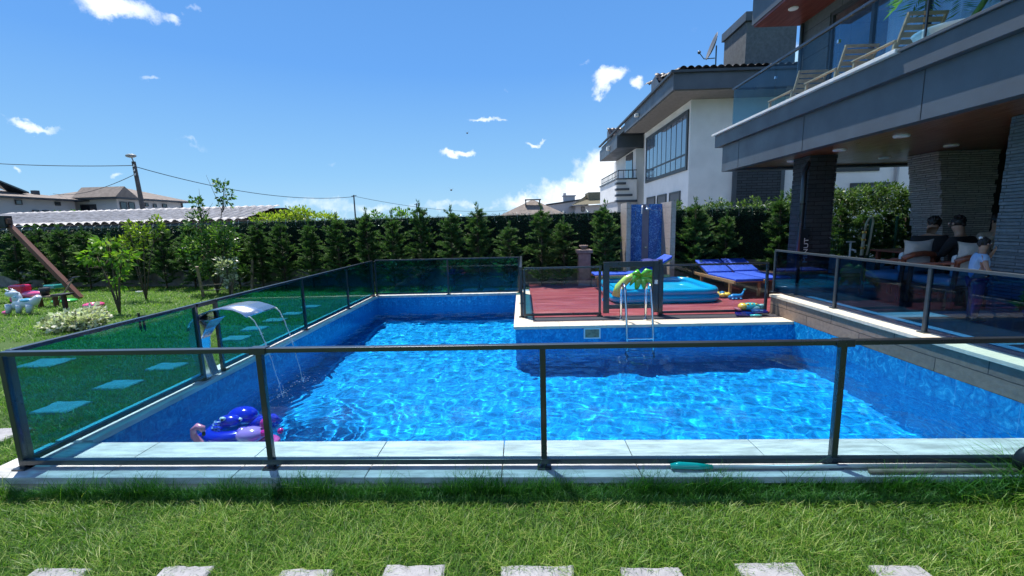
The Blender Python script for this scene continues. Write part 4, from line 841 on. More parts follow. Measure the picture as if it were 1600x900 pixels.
# balcony coping and glass
tag(build('balcony_coping', MB().box(5.05, 5.42, 6.3, 11.96, SLAB_T + .002, SLAB_T + .055), mat('white coping stone', (.66, .67, .66), .5, var=.1), bevel=.006), 'white stone coping along the balcony edge', 'coping')
tag(build('balcony_coping', MB().box(5.08, 5.32, -3, 6.296, SLAB_T + .002, SLAB_T + .04), FASC, bevel=.004), 'slate grey capping of the balcony edge at the upper right corner', 'coping')
BGL = glass('balcony glass', (.80, .91, .96), (.50, .70, .82), refl=.4)
bf = thing('balcony_glass', 'frameless blue glass balustrade with slim grey handrail on the balcony', 'glass fence', (5.3, 9, SLAB_T + .06))
build('top_rail', MB().bar((5.33, 5.0, 4.93), (5.33, 11.42, 4.93), .06, .045).bar((5.30, 11.42, 4.93), (6.6, 11.42, 4.93), .06, .045), ANTH_TOP, bf, bevel=.004)
for a, b_ in ((9.62, 11.42), (7.82, 9.6), (6.25, 7.8)): build('glass_panel', MB().box(5.325, 5.335, a, b_, 3.96, 4.905), BGL, bf)
build('glass_panel', MB().box(5.345, 6.6, 11.41, 11.42, 3.96, 4.905), BGL, bf); build('glass_panel', MB().box(5.34, 6.69, 6.22, 6.23, 3.96, 5.9), BGL, bf)
for y in (6.3, 9.61, 7.81): build('clamp', MB().box(5.31, 5.35, y - .02, y + .02, 4.6, 4.65), STEEL, bf)
build('edge_post', MB().box(5.32, 5.34, 6.18, 6.2, 3.96, 5.9), ANTH, bf)

# balcony chairs
SUNLIT_TEAK = mat('sunlit teak slats', (.76, .46, .25), .6, var=.25, vscale=6)  # teak colour brightened so the chairs look sunlit under the roof
def slat_chair(lab, x, y, z):
    t_ = thing('slatted_chair', lab, 'chair', (x, y, z), 'wooden lounge chairs on the balcony'); W, D = .62, .85
    for sx in (-1, 1):
        xx = x + sx * W / 2
        f = MB(); f.bar((xx, y + .02, z), (xx, y - .04, z + .56), .05, .045); build('leg', f, SUNLIT_TEAK, t_, bevel=.004)
        f = MB(); f.bar((xx, y + D, z), (xx, y + D - .02, z + .56), .05, .045); build('leg', f, SUNLIT_TEAK, t_, bevel=.004)
        build('armrest', MB().bar((xx, y - .06, z + .58), (xx, y + D + .03, z + .58), .07, .03), SUNLIT_TEAK, t_, bevel=.004)
        build('side_rail', MB().bar((xx, y - .02, z + .18), (xx, y + D, z + .24), .04, .05), SUNLIT_TEAK, t_, bevel=.004)
    st = MB()
    for k in range(6): st.bar((x - W / 2 + .03, y + .08 + k * .11, z + .27 + k * .012), (x + W / 2 - .03, y + .08 + k * .11, z + .27 + k * .012), .085, .02)
    build('seat', st, SUNLIT_TEAK, t_)
    bk = MB()
    for k in range(6): q = k * .105; bk.bar((x - W / 2 + .04, y + .02 - q * .38, z + .34 + q), (x + W / 2 - .04, y + .02 - q * .38, z + .34 + q), .018, .082, up=(0, -.35, 1))
    for sx in (-1, 1): bk.bar((x + sx * (W / 2 - .02), y + .06, z + .24), (x + sx * (W / 2 - .02), y - .22, z + .94), .04, .035)
    bk.bar((x - W / 2, y - .225, z + .955), (x + W / 2, y - .225, z + .955), .04, .05)
    build('backrest', bk, SUNLIT_TEAK, t_); t_.scale = (.95, .95, .84); return t_
slat_chair('wooden slatted lounge chair on the balcony, largest and nearest the palm', 6.15, 7.35, 3.93)
slat_chair('wooden slatted lounge chair on the balcony, middle one of three', 6.1, 8.55, 3.93)
slat_chair('wooden slatted lounge chair on the balcony, farthest from the palm', 6.1, 9.85, 3.93)
tag(build('planter_bowl', MB().lathe((5.72, 6.32, 3.93), [(.16, 0), (.26, .08), (.34, .20), (.36, .24), (.32, .24), (.30, .18)], 26), WHITEPL, smooth=True), 'white round bowl planter on the balcony by the slate capping', 'planter')
pa = thing('palm_plant', 'tall potted palm with a green trunk on the balcony', 'plant', (6.2, 6.72, 3.93))
build('pot', MB().lathe((6.2, 6.72, 3.93), [(.11, 0), (.15, .22), (.16, .24), (.13, .24)], 20), mat('terracotta', (.30, .10, .05), .8), pa, smooth=True)
build('trunk', MB().tube([(6.2, 6.72, 4.1), (6.24, 6.36, 4.6), (6.26, 6.33, 5.1), (6.2, 6.72, 5.45)], [.045, .035, .03, .03], 10), mat('green palm stem', (.12, .22, .03), .5, var=.3, vscale=14), pa, smooth=True)
g_ = np.random.default_rng(8); packs = []
for k in range(11):
    a = k * 2 * math.pi / 11 + .2; L = g_.uniform(.55, .8); u_ = np.linspace(.1, 1, 34); rise = g_.uniform(.0, .35)
    P = np.stack([6.2 + np.cos(a) * L * u_, 6.72 + np.sin(a) * L * u_, 5.25 + rise * u_ - (.45 + rise) * u_ ** 2], -1)
    for sg in (-1, 1):
        D_ = np.array([-math.sin(a), math.cos(a), 0]) * sg + np.array([math.cos(a), math.sin(a), -.5]) * .6
        packs.append(leaves(P, np.tile(D_, (34, 1)), np.full(34, .22), .10, g_, g_.uniform(.3, .8, 34)))
leafmesh('frond', packs, FRESH, pa)

# green mesh fence beside the terrace
mf = thing('mesh_fence', 'green welded wire mesh fence behind the terrace', 'fence', (9, 11.3, TZ)); ms = MB(); GW = mat('green coated wire', (.02, .11, .06), .45)
for k in range(9): ms.tube([(7.2, 11.25, .5 + k * .13), (10.6, 10.9, .5 + k * .13)], .006, 4)
for k in range(56): q = k / 55; ms.tube([(7.2 + 3.4 * q, 11.255 - .35 * q, .4), (7.2 + 3.4 * q, 11.255 - .35 * q, 1.56)], .003, 4)
build('mesh', ms, GW, mf)
for q in (0, .45, .62, 1): build('post', MB().tube([(7.2 + 3.4 * q, 11.26 - .35 * q, 0), (7.2 + 3.4 * q, 11.26 - .35 * q, 1.65)], .03, 8).ball((7.2 + 3.4 * q, 11.26 - .35 * q, 1.67), .04), GW, mf)
# ------------------------------------------------------------------ shower
sw = thing('shower_wall', 'outdoor shower with blue tiled panels and cream side wings', 'shower', (3.4, 12.2, 0))
BT = brickmat('blue marbled shower tile', (.015, .10, .42), (.03, .17, .55), (.04, .15, .4), .35, .4, .006, .25, .1, dist=0, off=0)
nt = NT(BT.node_tree); bb = BT.node_tree.nodes['Principled BSDF']; lk = bb.inputs['Base Color'].links[0].from_socket
vn = nt.n('ShaderNodeTexNoise', i_Scale=14.0, i_Detail=4.0, i_Distortion=2.0); nt.l(nt.n('ShaderNodeTexCoord').outputs['Object'], vn.inputs['Vector'])
nt.l(nt.mix(nt.ramp(vn.outputs['Fac'], [(.52, 0.), (.6, .55)]), lk, (.20, .48, .85)), bb.inputs['Base Color'])
CT = brickmat('cream shower tile', (.52, .44, .38), (.50, .42, .37), (.36, .30, .26), .45, .42, .006, .5, .1, dist=0, off=0)
build('side_wing', MB().box(2.84, 2.96, 11.9, 12.62, -.05, 2.25), CT, sw)
build('back_panel', MB().box(2.961, 3.42, 12.5, 12.62, -.05, 2.22), BT, sw); build('back_panel', MB().box(3.621, 3.98, 12.5, 12.62, -.05, 2.22), BT, sw)
build('pipe_strip', MB().box(3.421, 3.62, 12.52, 12.62, -.05, 2.22), mat('violet grey tile', (.20, .18, .24), .4, var=.1), sw)
build('side_wing', MB().box(3.981, 4.11, 11.75, 12.62, -.05, 2.25), CT, sw)
shd = MB().tube([(3.5, 12.52, 2.1), (3.5, 12.35, 2.16), (3.5, 12.25, 2.14)], .018, 8).lathe((3.5, 12.22, 2.06), [(.09, 0), (.09, .02), (.03, .06)], 16)
o = build('shower_head', shd, STEEL, sw, smooth=True); build('spray_arm', MB().tube([(3.42, 12.5, 2.18), (3.36, 12.3, 2.12), (3.35, 12.28, 1.95)], .016, 8), WHITEPL, o); build('tap', MB().tube([(3.52, 12.52, 1.0), (3.52, 12.44, 1.0)], .03, 10), STEEL, sw)
ur = thing('stone_urn', 'pinkish stone urn on a pillar in front of the conifers', 'urn', (1.72, 12.15, GZ))
build('pillar', MB().box(1.55, 1.89, 12.0, 12.34, GZ, .9), mat('pink grey stone', (.24, .18, .165), .85, var=.25, vscale=8), ur, bevel=.01); build('cap', MB().box(1.5, 1.94, 11.95, 12.39, .905, 1.0), bpy.data.materials['pink grey stone'], ur, bevel=.01)
build('bowl', MB().lathe((1.72, 12.17, 1.0), [(.06, 0), (.05, .03), (.11, .07), (.13, .12), (.10, .12)], 16), bpy.data.materials['pink grey stone'], ur, smooth=True)

# ------------------------------------------------------------------ pool fittings
ld = thing('pool_ladder', 'polished steel pool ladder with two curved handrails', 'ladder', (1.95, 7.3, 0))
for x in (1.74, 2.18): 
    pts = [(x, 7.62, -.02), (x, 7.62, .45)] + [(x, 7.46 + .16 * math.cos(a), .52 + .16 * math.sin(a)) for a in np.linspace(.2, math.pi - .1, 9)] + [(x, 7.24, .3), (x, 7.18, 0), (x, 7.12, -.4), (x, 7.12, -1.2)]
    o = build('handrail', MB().tube(pts, .021, 12), STEEL, ld, smooth=True); build('flange', MB().lathe((x, 7.62, .002), [(.05, 0), (.05, .012), (.03, .02)], 14), STEEL, o)
for z in (-.22, -.5, -.78, -1.06): build('step', MB().box(1.745, 2.175, 7.08, 7.16, z, z + .02), STEEL, ld, bevel=.004)
sk = thing('pool_skimmer', 'square white framed skimmer opening in the pool wall', 'skimmer', (1.17, 7.29, -.14))
m = MB(); m.box(1.03, 1.32, 7.284, 7.302, -.075, -.055); m.box(1.03, 1.32, 7.284, 7.302, -.24, -.22); m.box(1.03, 1.055, 7.284, 7.302, -.219, -.076); m.box(1.295, 1.32, 7.284, 7.302, -.219, -.076); build('frame', m, WHITEPL, sk, bevel=.003)
build('flap', MB().box(1.056, 1.294, 7.291, 7.299, -.219, -.076), mat('beige flap', (.30, .24, .14), .5, var=.4, vscale=20), sk)
SATIN = mat('satin steel', (.60, .64, .68), .26, 1.0)
wsn = thing('water_spout', 'curved polished steel waterfall spout on the left pool edge', 'water spout', (-4.0, 5.05, 0))
prof = [(-3.92, 0, .18, .12), (-3.95, .15, .17, .12), (-3.985, .32, .16, .14), (-3.98, .48, .17, .16), (-3.92, .60, .20, .2), (-3.83, .72, .24, .27)]
V = []; Fs = []
for (x, z, th, wd) in prof:
    V += [(x - th / 2, 5.05 - wd / 2, z), (x + th / 2, 5.05 - wd / 2, z), (x + th / 2, 5.05 + wd / 2, z), (x - th / 2, 5.05 + wd / 2, z)]
for i in range(len(prof) - 1):
    for k in range(4): a = i * 4 + k; b_ = i * 4 + (k + 1) % 4; Fs.append((a, b_, b_ + 4, a + 4))
Fs += [(3, 2, 1, 0), tuple(range(len(V) - 4, len(V)))]
build('column', MB().add(V, Fs), SATIN, wsn, bevel=.012)
arc = [(-4.03, .60), (-4.0, .67), (-3.93, .74), (-3.83, .80), (-3.70, .845), (-3.56, .86), (-3.43, .845), (-3.33, .80), (-3.27, .76)]
V = []; n = len(arc)
for i, (x, z) in enumerate(arc):
    tt = i / (n - 1); w0 = .15 + .16 * tt; yc = 5.07 + .14 * tt
    V += [(x, yc - w0, z), (x, yc + w0, z), (x + .002, yc + w0, z - .014), (x + .002, yc - w0, z - .014)]
Fs = [(i * 4 + k, i * 4 + (k + 1) % 4, i * 4 + 4 + (k + 1) % 4, i * 4 + 4 + k) for i in range(n - 1) for k in range(4)] + [(3, 2, 1, 0), tuple(range(4 * n - 4, 4 * n))]
build('blade', MB().add(V, Fs), SATIN, wsn, smooth=True); build('foot', MB().box(-4.06, -3.83, 4.93, 5.17, 0, .015), STEEL, wsn, bevel=.004)
# falling water: two thin ropes and droplets
fw = MB(); wg = np.random.default_rng(4)
for y0, x1, y1 in ((4.94, -2.98, 4.98), (5.5, -2.98, 5.48)):
    pts = []; rs = []
    for k in range(18):
        tt = k / 17; pts.append((-3.27 + (x1 + 3.27) * tt, y0 + (y1 - y0) * tt + .006 * math.sin(k * 2.2), .75 - 1.03 * tt ** 1.8)); rs.append(.007 * (1 - .4 * tt) * (1 + .4 * math.sin(k * 3)))
    fw.tube(pts, rs, 6)
for k in range(60):
    tt = wg.uniform(.3, 1); y = wg.choice([4.96, 5.49]) + wg.normal(0, .02); fw.ball((-3.27 + .29 * tt + wg.normal(0, .01), y, .75 - 1.03 * tt ** 1.8), float(wg.uniform(.002, .005)), 6, 4)
for k in range(160):
    a = wg.uniform(0, 6.28); r_ = wg.exponential(.16); fw.ball((-2.98 + r_ * math.cos(a), wg.choice([4.98, 5.48]) + r_ * math.sin(a), -.26 + wg.exponential(.02)), float(wg.uniform(.002, .006)), 6, 4)
WG = bpy.data.materials.new('falling water'); WG.use_nodes = True; q_ = WG.node_tree.nodes['Principled BSDF']; q_.inputs['Base Color'].default_value = (.85, .93, 1, 1); q_.inputs['Roughness'].default_value = .1; q_.inputs['Transmission Weight'].default_value = .5; q_.inputs['IOR'].default_value = 1.33
tag(build('falling_water', fw, WG, smooth=True), 'thin streams of water falling from the steel spout into the pool', 'water', kind='stuff')

# inflatables in the pool
def gloss(name, col, tr=0): return mat(name, col, .18, coat=.8, var=.12, vscale=3, trans=tr)
bl_ = thing('pool_float', 'deep blue inflatable animal ring with round eyes floating in the pool', 'pool float', (-2.85, 4.05, -.25), 'inflatables floating by the near kerb')
BV = gloss('deep blue vinyl', (.006, .018, .50)); 
build('ring', MB().torus((-2.95, 4.12, -.20), .25, .10, 32, 14, sz=.9), BV, bl_, smooth=True)
build('head', MB().ball((-2.92, 4.22, -.04), (.19, .15, .15)).ball((-2.98, 4.05, -.03), (.14, .1, .10)), BV, bl_, smooth=True)
build('tentacle', MB().tube([(-2.72, 4.1, -.16), (-2.6, 4.1, -.05), (-2.48, 4.12, -.03), (-2.43, 4.14, -.1), (-2.5, 4.15, -.17)], [.08, .075, .07, .06, .05], 12), BV, bl_, smooth=True)
build('tentacle', MB().tube([(-3.15, 4.0, -.2), (-3.25, 3.95, -.2), (-3.33, 3.9, -.24)], [.07, .05, .03], 10), BV, bl_, smooth=True)
for x, y, z in ((-3.0, 3.97, .05), (-2.86, 4.06, -.02)):
    e = build('eye', MB().ball((x, y, z), (.04, .025, .035)), gloss('eye white', (.55, .75, .8)), bl_, smooth=True); build('pupil', MB().ball((x + .01, y - .02, z - .003), (.018, .01, .018)), BLACK, e, smooth=True)
for k in range(3): build('fin_stripe', MB().tube([(-3.16 + .02 * k, 4.0, -.1 + .05 * k), (-3.11 + .02 * k, 3.93, -.085 + .05 * k), (-3.04 + .02 * k, 3.93, -.08 + .05 * k)], .012, 8), gloss('pale blue vinyl', (.25, .42, .8)), bl_, smooth=True)
fl = thing('pool_float', 'pink flamingo necked float in front of the blue one', 'pool float', (-3.05, 3.75, -.25), 'inflatables floating by the near kerb')
PKV = gloss('pale pink vinyl', (.75, .28, .40))
build('neck', MB().tube([(-2.93, 3.70, -.26), (-2.98, 3.72, -.16), (-3.04, 3.72, -.08), (-3.04, 3.72, -.01), (-2.98, 3.72, .03), (-2.92, 3.71, .01), (-2.91, 3.71, -.03)], [.045, .04, .035, .032, .036, .036, .02], 12), PKV, fl, smooth=True)
build('body', MB().torus((-3.0, 3.62, -.27), .18, .055, 24, 10), gloss('white vinyl', (.7, .72, .74)), fl, smooth=True); build('beak', MB().ball((-2.905, 3.70, -.045), (.018, .018, .03)), BLACK, fl, smooth=True)
ly = thing('pool_float', 'lilac and magenta inflatable animal floating beside the fence post', 'pool float', (-2.5, 3.9, -.25), 'inflatables floating by the near kerb')
build('body', MB().ball((-2.62, 3.88, -.14), (.19, .14, .11)), gloss('lilac vinyl', (.35, .22, .65)), ly, smooth=True); build('muzzle', MB().ball((-2.74, 3.9, -.1), (.07, .07, .06)), gloss('violet vinyl', (.20, .14, .6)), ly, smooth=True)
build('mane', MB().ball((-2.45, 3.95, -.03), (.07, .06, .10)).ball((-2.42, 3.9, -.12), (.08, .07, .06)), gloss('magenta vinyl', (.6, .01, .28)), ly, smooth=True)
build('ring', MB().torus((-2.42, 3.82, -.25), .15, .055, 24, 10), gloss('pink purple vinyl', (.55, .08, .35)), ly, smooth=True); build('tail', MB().ball((-2.22, 3.9, -.1), .04), bpy.data.materials['magenta vinyl'], ly, smooth=True)
lg = thing('swim_ring', 'small lime and mint swim ring half hidden by the near kerb', 'swim ring', (-2.72, 3.62, -.27))
build('ring', MB().torus((-2.72, 3.63, -.25), .12, .05, 24, 10), gloss('mint vinyl', (.45, .75, .55)), lg, smooth=True); build('stripe', MB().torus((-2.62, 3.64, -.245), .05, .03, 16, 8), gloss('lime vinyl', (.4, .7, .1)), lg, smooth=True)

bl_.scale = (.82, .8, .62); bl_.location = (-2.86, 4.0, -.25)
fl.scale = (.8, .8, .85); fl.location = (-3.1, 3.72, -.26)
ly.scale = (.72, .75, .68); ly.location = (-2.56, 3.84, -.25); lg.scale = (.7, .7, .7)
# ------------------------------------------------------------------ deck furniture and toys
ip = thing('inflatable_pool', 'turquoise inflatable paddling pool on the red deck', 'paddling pool', (3.1, 10.1, 0))
TQ = gloss('turquoise vinyl', (.0, .36, .68))
def roundrect(cx, cy, hx, hy, r_, n=8):
    P = []
    for qx, qy, a0 in ((1, 1, 0), (-1, 1, 90), (-1, -1, 180), (1, -1, 270)):
        for k in range(n + 1): a = rad(a0 + 90 * k / n); P.append((cx + qx * (hx - r_) + r_ * math.cos(a), cy + qy * (hy - r_) + r_ * math.sin(a)))
    return P
for k, (zc, rr_, inset) in enumerate(((.09, .095, 0), (.235, .08, .012))):
    P = roundrect(3.1, 10.15, 1.1 - inset, 1.0 - inset, .35); m_ = 12; V = []; n = len(P)
    for i in range(n):
        a, b_ = Vector(P[i - 1]), Vector(P[(i + 1) % n]); d = (b_ - a).normalized(); nn = Vector((d.y, -d.x))
        for j in range(m_): th = 2 * math.pi * j / m_; V.append((P[i][0] + nn.x * rr_ * math.cos(th), P[i][1] + nn.y * rr_ * math.cos(th), zc + rr_ * math.sin(th)))
    Fs = [(i * m_ + j, ((i + 1) % n) * m_ + j, ((i + 1) % n) * m_ + (j + 1) % m_, i * m_ + (j + 1) % m_) for i in range(n) for j in range(m_)]
    build('air_ring', MB().add(V, Fs), TQ, ip, smooth=True)
build('floor_sheet', MB().prism(roundrect(3.1, 10.15, 1.06, .96, .33), 'z', .03, .05), TQ, ip)
o = build('water', MB().prism(roundrect(3.1, 10.15, 1.02, .92, .30), 'z', .20, .205), mat('shallow pool water', (.02, .42, .70), .03, spec=.6), ip)
build('valve', MB().tube([(2.0, 9.6, .12), (1.97, 9.58, .12)], .02, 8), WHITEPL, ip)

pf = thing('palm_float', 'green and yellow inflatable palm leaf arch in the paddling pool', 'pool toy', (2.45, 9.4, .2))
GV = gloss('lime green vinyl', (.12, .62, .03)); YV = gloss('yellow green vinyl', (.45, .70, .12))
build('trunk', MB().tube([(2.12, 9.3, .2), (2.16, 9.3, .38), (2.28, 9.3, .52), (2.42, 9.32, .58), (2.52, 9.33, .57)], [.10, .085, .075, .07, .05], 14), YV, pf, smooth=True)
for a, L in ((-150, .25), (-110, .32), (-75, .34), (-40, .36), (0, .3), (35, .25), (150, .2)):
    d = Vector((math.cos(rad(a)), .25 * math.sin(rad(a * 2)), math.sin(rad(a)))); c_ = Vector((2.52, 9.31, .56)); p = [c_, c_ + Vector((d.x * L * .5, -.04, d.z * L * .4 + .05)), c_ + Vector((d.x * L * .9, -.05, d.z * L)) - Vector((0, 0, .03))]
    build('leaf', MB().tube(p, [.04, .065, .012], 10), GV, pf, smooth=True)
pf.location.z -= .05; pf.scale = (1.25, 1.2, 1.15)
def lounger(lab, x, y, rz, back=14, towel=False):
    """authored along +y: feet at y=0, head at y=2; width .68"""
    t_ = thing('sun_lounger', lab, 'sun lounger', (x, y, 0), 'blue cushioned wooden sun loungers')
    W, L, Z0 = .68, 1.9, .35; kw = dict(local=True)
    for sx in (-1, 1): build('side_rail', MB().bar((sx * W / 2, 0, Z0), (sx * W / 2, L, Z0), .04, .07), TEAK, t_, bevel=.005, **kw)
    for sx in (-1, 1):
        for yy in (.2, L - .35): build('leg', MB().bar((sx * (W / 2 - .01), yy, 0), (sx * (W / 2 - .01), yy, Z0 - .036), .06, .05), TEAK, t_, bevel=.004, **kw)
    sl = MB()
    for k in range(11): sl.box(-W / 2 + .021, W / 2 - .021, .04 + k * .11, .12 + k * .11, Z0 - .01, Z0 + .012)
    build('slats', sl, TEAK, t_, **kw)
    h = math.tan(rad(back)); y1 = 1.28
    bk = MB()
    for sx in (-1, 1): bk.bar((sx * (W / 2 - .06), y1, Z0 + .02), (sx * (W / 2 - .06), L + .05, Z0 + .02 + (L + .05 - y1) * h), .045, .035)
    for k in range(6): yy = y1 + .06 + k * .125; bk.bar((-W / 2 + .05, yy, Z0 + .035 + (yy - y1) * h), (W / 2 - .05, yy, Z0 + .035 + (yy - y1) * h), .08, .016)
    bk.bar((0, y1 + .5, Z0 + .5 * h), (0, y1 + .25, Z0 - .03), .03, .03)
    build('backrest', bk, TEAK, t_, **kw)
    def pad(name, a, b_, za, zb):
        m = MB(); n = 8; V = []; 
        for k in range(n + 1):
            tt = k / n; yy = a + (b_ - a) * tt; zz = za + (zb - za) * tt; V += [(-W / 2 + .02, yy, zz), (W / 2 - .02, yy, zz), (W / 2 - .02, yy, zz + .065), (-W / 2 + .02, yy, zz + .065)]
        Fs = [(i * 4 + k, i * 4 + (k + 1) % 4, i * 4 + 4 + (k + 1) % 4, i * 4 + 4 + k) for i in range(n) for k in range(4)] + [(3, 2, 1, 0), tuple(range(4 * n, 4 * n + 4))]
        return build(name, m.add(V, Fs), BLUEF, t_, bevel=.02, local=True, smooth=True)
    pad('cushion', .0, .63, Z0 + .013, Z0 + .013); pad('cushion', .64, 1.27, Z0 + .013, Z0 + .013); pad('back_cushion', 1.28, L + .06, Z0 + .045, Z0 + .045 + (L + .06 - 1.28) * h)
    t_.rotation_euler = (0, 0, rz); return t_
lounger('blue sun lounger beside the paddling pool, left one of the pair', 5.03, 9.6, rad(4), 20)
lounger('blue sun lounger beside the drainpipe, right one of the pair', 5.76, 9.75, rad(4), 20)
lg_ = lounger('blue sun lounger lying crosswise in front of the shower with a raised head', 1.85, 11.35, rad(-90), 31)
g_ = random.Random(3); m = MB()
for k in range(7): m.ball((3.35 + g_.uniform(-.16, .2), 11.3 + g_.uniform(-.15, .15), .62 + g_.uniform(-.05, .13)), (.16, .13, .05), rot=rot_to((g_.uniform(-.6, .6), g_.uniform(-.6, .6), 1)))
tag(build('beach_towel', m, NAVYF, smooth=True), 'crumpled dark blue towel bundled on the head of the crosswise lounger', 'towel')
tag(build('deck_bench', MB().box(1.9, 4.0, 11.75, 12.0, .0, .22), CONC, bevel=.01), 'low grey concrete ledge behind the crosswise lounger', 'ledge')
ob = thing('folded_table', 'folded pale wooden slatted frame lying at the foot of the shower', 'folding table', (4.0, 11.2, 0))
for a, b_ in (((3.7, 11.2, .05), (4.3, 11.25, .28)), ((3.7, 11.5, .28), (4.3, 11.45, .05)), ((3.9, 11.1, .25), (4.35, 11.15, .1))): build('slat', MB().bar(a, b_, .07, .02), WARMW, ob)
def blob(name, lab, cat, parts, group=None):
    t_ = thing(name, lab, cat, parts[0][2][:2] + (0,), group)
    for pn, m_, c_, r_ in parts:
        build(pn, MB().ball(c_, r_, 18, 10), m_, t_, smooth=True)
    return t_
YEL = gloss('toy yellow', (.75, .55, .08)); TBL = gloss('toy blue', (.02, .22, .55)); TEA = gloss('toy teal', (.04, .45, .48)); NAV = gloss('toy navy', (.01, .02, .28)); PNK = gloss('toy pink', (.85, .12, .3)); RED = gloss('toy crimson', (.7, .01, .08)); TGR = gloss('toy green', (.08, .55, .1))
tf_ = thing('toy_flower', 'small yellow toy lying on the deck beside the lounger', 'toy', (4.5, 9.75, 0))
for k in range(7): a = k * .9; build('petal', MB().ball((4.5 + .13 * math.cos(a), 9.75 + .1 * math.sin(a), .06), (.07, .06, .05)), YEL, tf_, smooth=True)
build('centre', MB().ball((4.5, 9.75, .09), (.06, .06, .05)), TBL, tf_, smooth=True)
wg2 = thing('water_blaster', 'blue toy dinosaur shaped water squirter on the deck', 'toy', (4.8, 9.4, 0))
build('body', MB().tube([(4.5, 9.35, .05), (4.65, 9.35, .08), (4.85, 9.35, .08), (4.98, 9.38, .12), (5.06, 9.4, .25)], [.05, .085, .085, .05, .025], 12), TBL, wg2, smooth=True)
build('snout', MB().ball((5.08, 9.4, .28), (.05, .03, .03)), TEA, wg2, smooth=True)
for x in (4.6, 4.72, 4.88): build('foot', MB().ball((x, 9.25, .03), (.045, .06, .03)), TBL, wg2, smooth=True)
fb = thing('fish_float', 'yellow and teal inflatable fish on the deck corner', 'pool toy', (4.25, 8.3, .1))
build('body', MB().ball((4.12, 8.2, .13), (.26, .14, .11)), TEA, fb, smooth=True); build('head', MB().ball((3.93, 8.2, .14), (.11, .125, .095)), YEL, fb, smooth=True); build('tail', MB().ball((4.4, 8.2, .12), (.1, .04, .08)).ball((4.2, 8.1, .1), (.12, .06, .07)), gloss('pale teal', (.3, .6, .6)), fb, smooth=True)
for x in (4.02, 4.12, 4.22): build('spot', MB().ball((x, 8.13, .21), (.035, .03, .02)), YEL, fb, smooth=True)
nf = thing('swim_fins', 'flat navy blue swim fins lying on the cream deck edge', 'fins', (4.2, 7.85, 0))
build('fin', MB().prism([(3.85, 7.75), (4.15, 7.7), (4.28, 7.85), (4.1, 7.95), (3.9, 7.92)], 'z', .005, .05), NAV, nf, bevel=.015); build('fin', MB().prism([(4.1, 7.70), (4.42, 7.75), (4.45, 7.9), (4.2, 7.93)], 'z', .052, .09), NAV, nf, bevel=.015); build('strap', MB().tube([(4.05, 7.66, .03), (4.15, 7.6, .05), (4.25, 7.66, .03)], .018, 8), TEA, nf, smooth=True)
tag(build('pink_toy', MB().ball((3.98, 7.98, .09), (.10, .06, .03), rot=rot_to((.3, 0, 1))), gloss('salmon pink', (.65, .2, .22)), smooth=True), 'small salmon pink toy between the fish and the navy fins', 'toy')
wg2.scale = (.62, .7, .72); wg2.location = (4.70, 9.5, 0); fb.scale = (.75, .8, .75); fb.location = (4.36, 8.15, .085)
# brush on its pole
bp_ = thing('pool_brush', 'teal pool brush head on a long grey pole lying on the kerb', 'pool brush', (1.2, 2.87, 0))
build('brush_head', MB().tube([(1.02, 2.872, .028), (1.08, 2.87, .034), (1.2, 2.865, .03), (1.31, 2.862, .024)], [.018, .026, .024, .016], 12), gloss('teal plastic', (.0, .36, .30)), bp_, smooth=True); build('pole', MB().tube([(1.31, 2.862, .022), (3.6, 2.85, .022)], .015, 10), mat('grey pole metal', (.30, .32, .33), .4, .6), bp_, smooth=True)
tag(build('wooden_pole', MB().tube([(2.35, 2.80, .018), (3.5, 2.79, .018)], .016, 8), WARMW, smooth=True), 'short brown wooden pole lying below the brush pole at the right', 'pole')
hr = thing('rubber_wheel', 'black ribbed rubber wheel at the right end of the near fence', 'wheel', (3.44, 2.8, 0))
build('tyre', MB().torus((3.44, 2.80, .07), .08, .045, 28, 12, rot=Matrix.Rotation(rad(90), 3, 'X')), BLACK, hr, smooth=True); build('hub', MB().tube([(3.44, 2.76, .07), (3.44, 2.84, .07)], .045, 14), DARKF, hr)
# ------------------------------------------------------------------ left garden toys and swing
sg = thing('swing_set', 'brown wooden swing frame leaning into the picture at the left edge', 'swing set', (-14.5, 12.2, GZ))
build('leg', MB().bar((-13.0, 12.2, GZ), (-15.0, 12.3, 2.25), .13, .13), BROWNW, sg, bevel=.01); build('leg', MB().bar((-15.0, 12.2, 2.2), (-16.6, 12.0, GZ), .13, .13), BROWNW, sg, bevel=.01)
build('beam', MB().bar((-14.75, 12.25, 2.2), (-18.8, 11.6, 2.2), .13, .15), BROWNW, sg, bevel=.01); build('bracket', MB().box(-15.15, -14.8, 12.15, 12.36, 2.02, 2.36), BLACK, sg, bevel=.01)
build('leg', MB().bar((-18.7, 11.6, 2.2), (-17.4, 11.6, GZ), .13, .13), BROWNW, sg, bevel=.01); build('leg', MB().bar((-18.7, 11.6, 2.2), (-20, 11.6, GZ), .13, .13), BROWNW, sg, bevel=.01)
ss = build('swing_seat', MB().box(-15.75, -15.1, 11.7, 11.95, .16, .21), WARMW, sg, bevel=.01)
for x in (-15.7, -15.18):
    for y in (11.73, 11.92): build('rope', MB().tube([(x, y, .2), (x - .15, 11.95, 2.15)], .013, 6), mat('grey rope', (.35, .36, .34), .8), ss)
ho = thing('ride_on_horse', 'white and blue plastic ride-on horse on the lawn', 'ride-on toy', (-12.0, 9.9, GZ))
WB = gloss('pale blue white plastic', (.60, .66, .72)); BLp = gloss('sky blue plastic', (.10, .40, .62))
build('body', MB().tube([(-12.28, 9.9, GZ + .14), (-12.1, 9.9, GZ + .26), (-11.9, 9.9, GZ + .27), (-11.7, 9.9, GZ + .30), (-11.58, 9.9, GZ + .42)], [.06, .12, .11, .10, .06], 14), WB, ho, smooth=True)
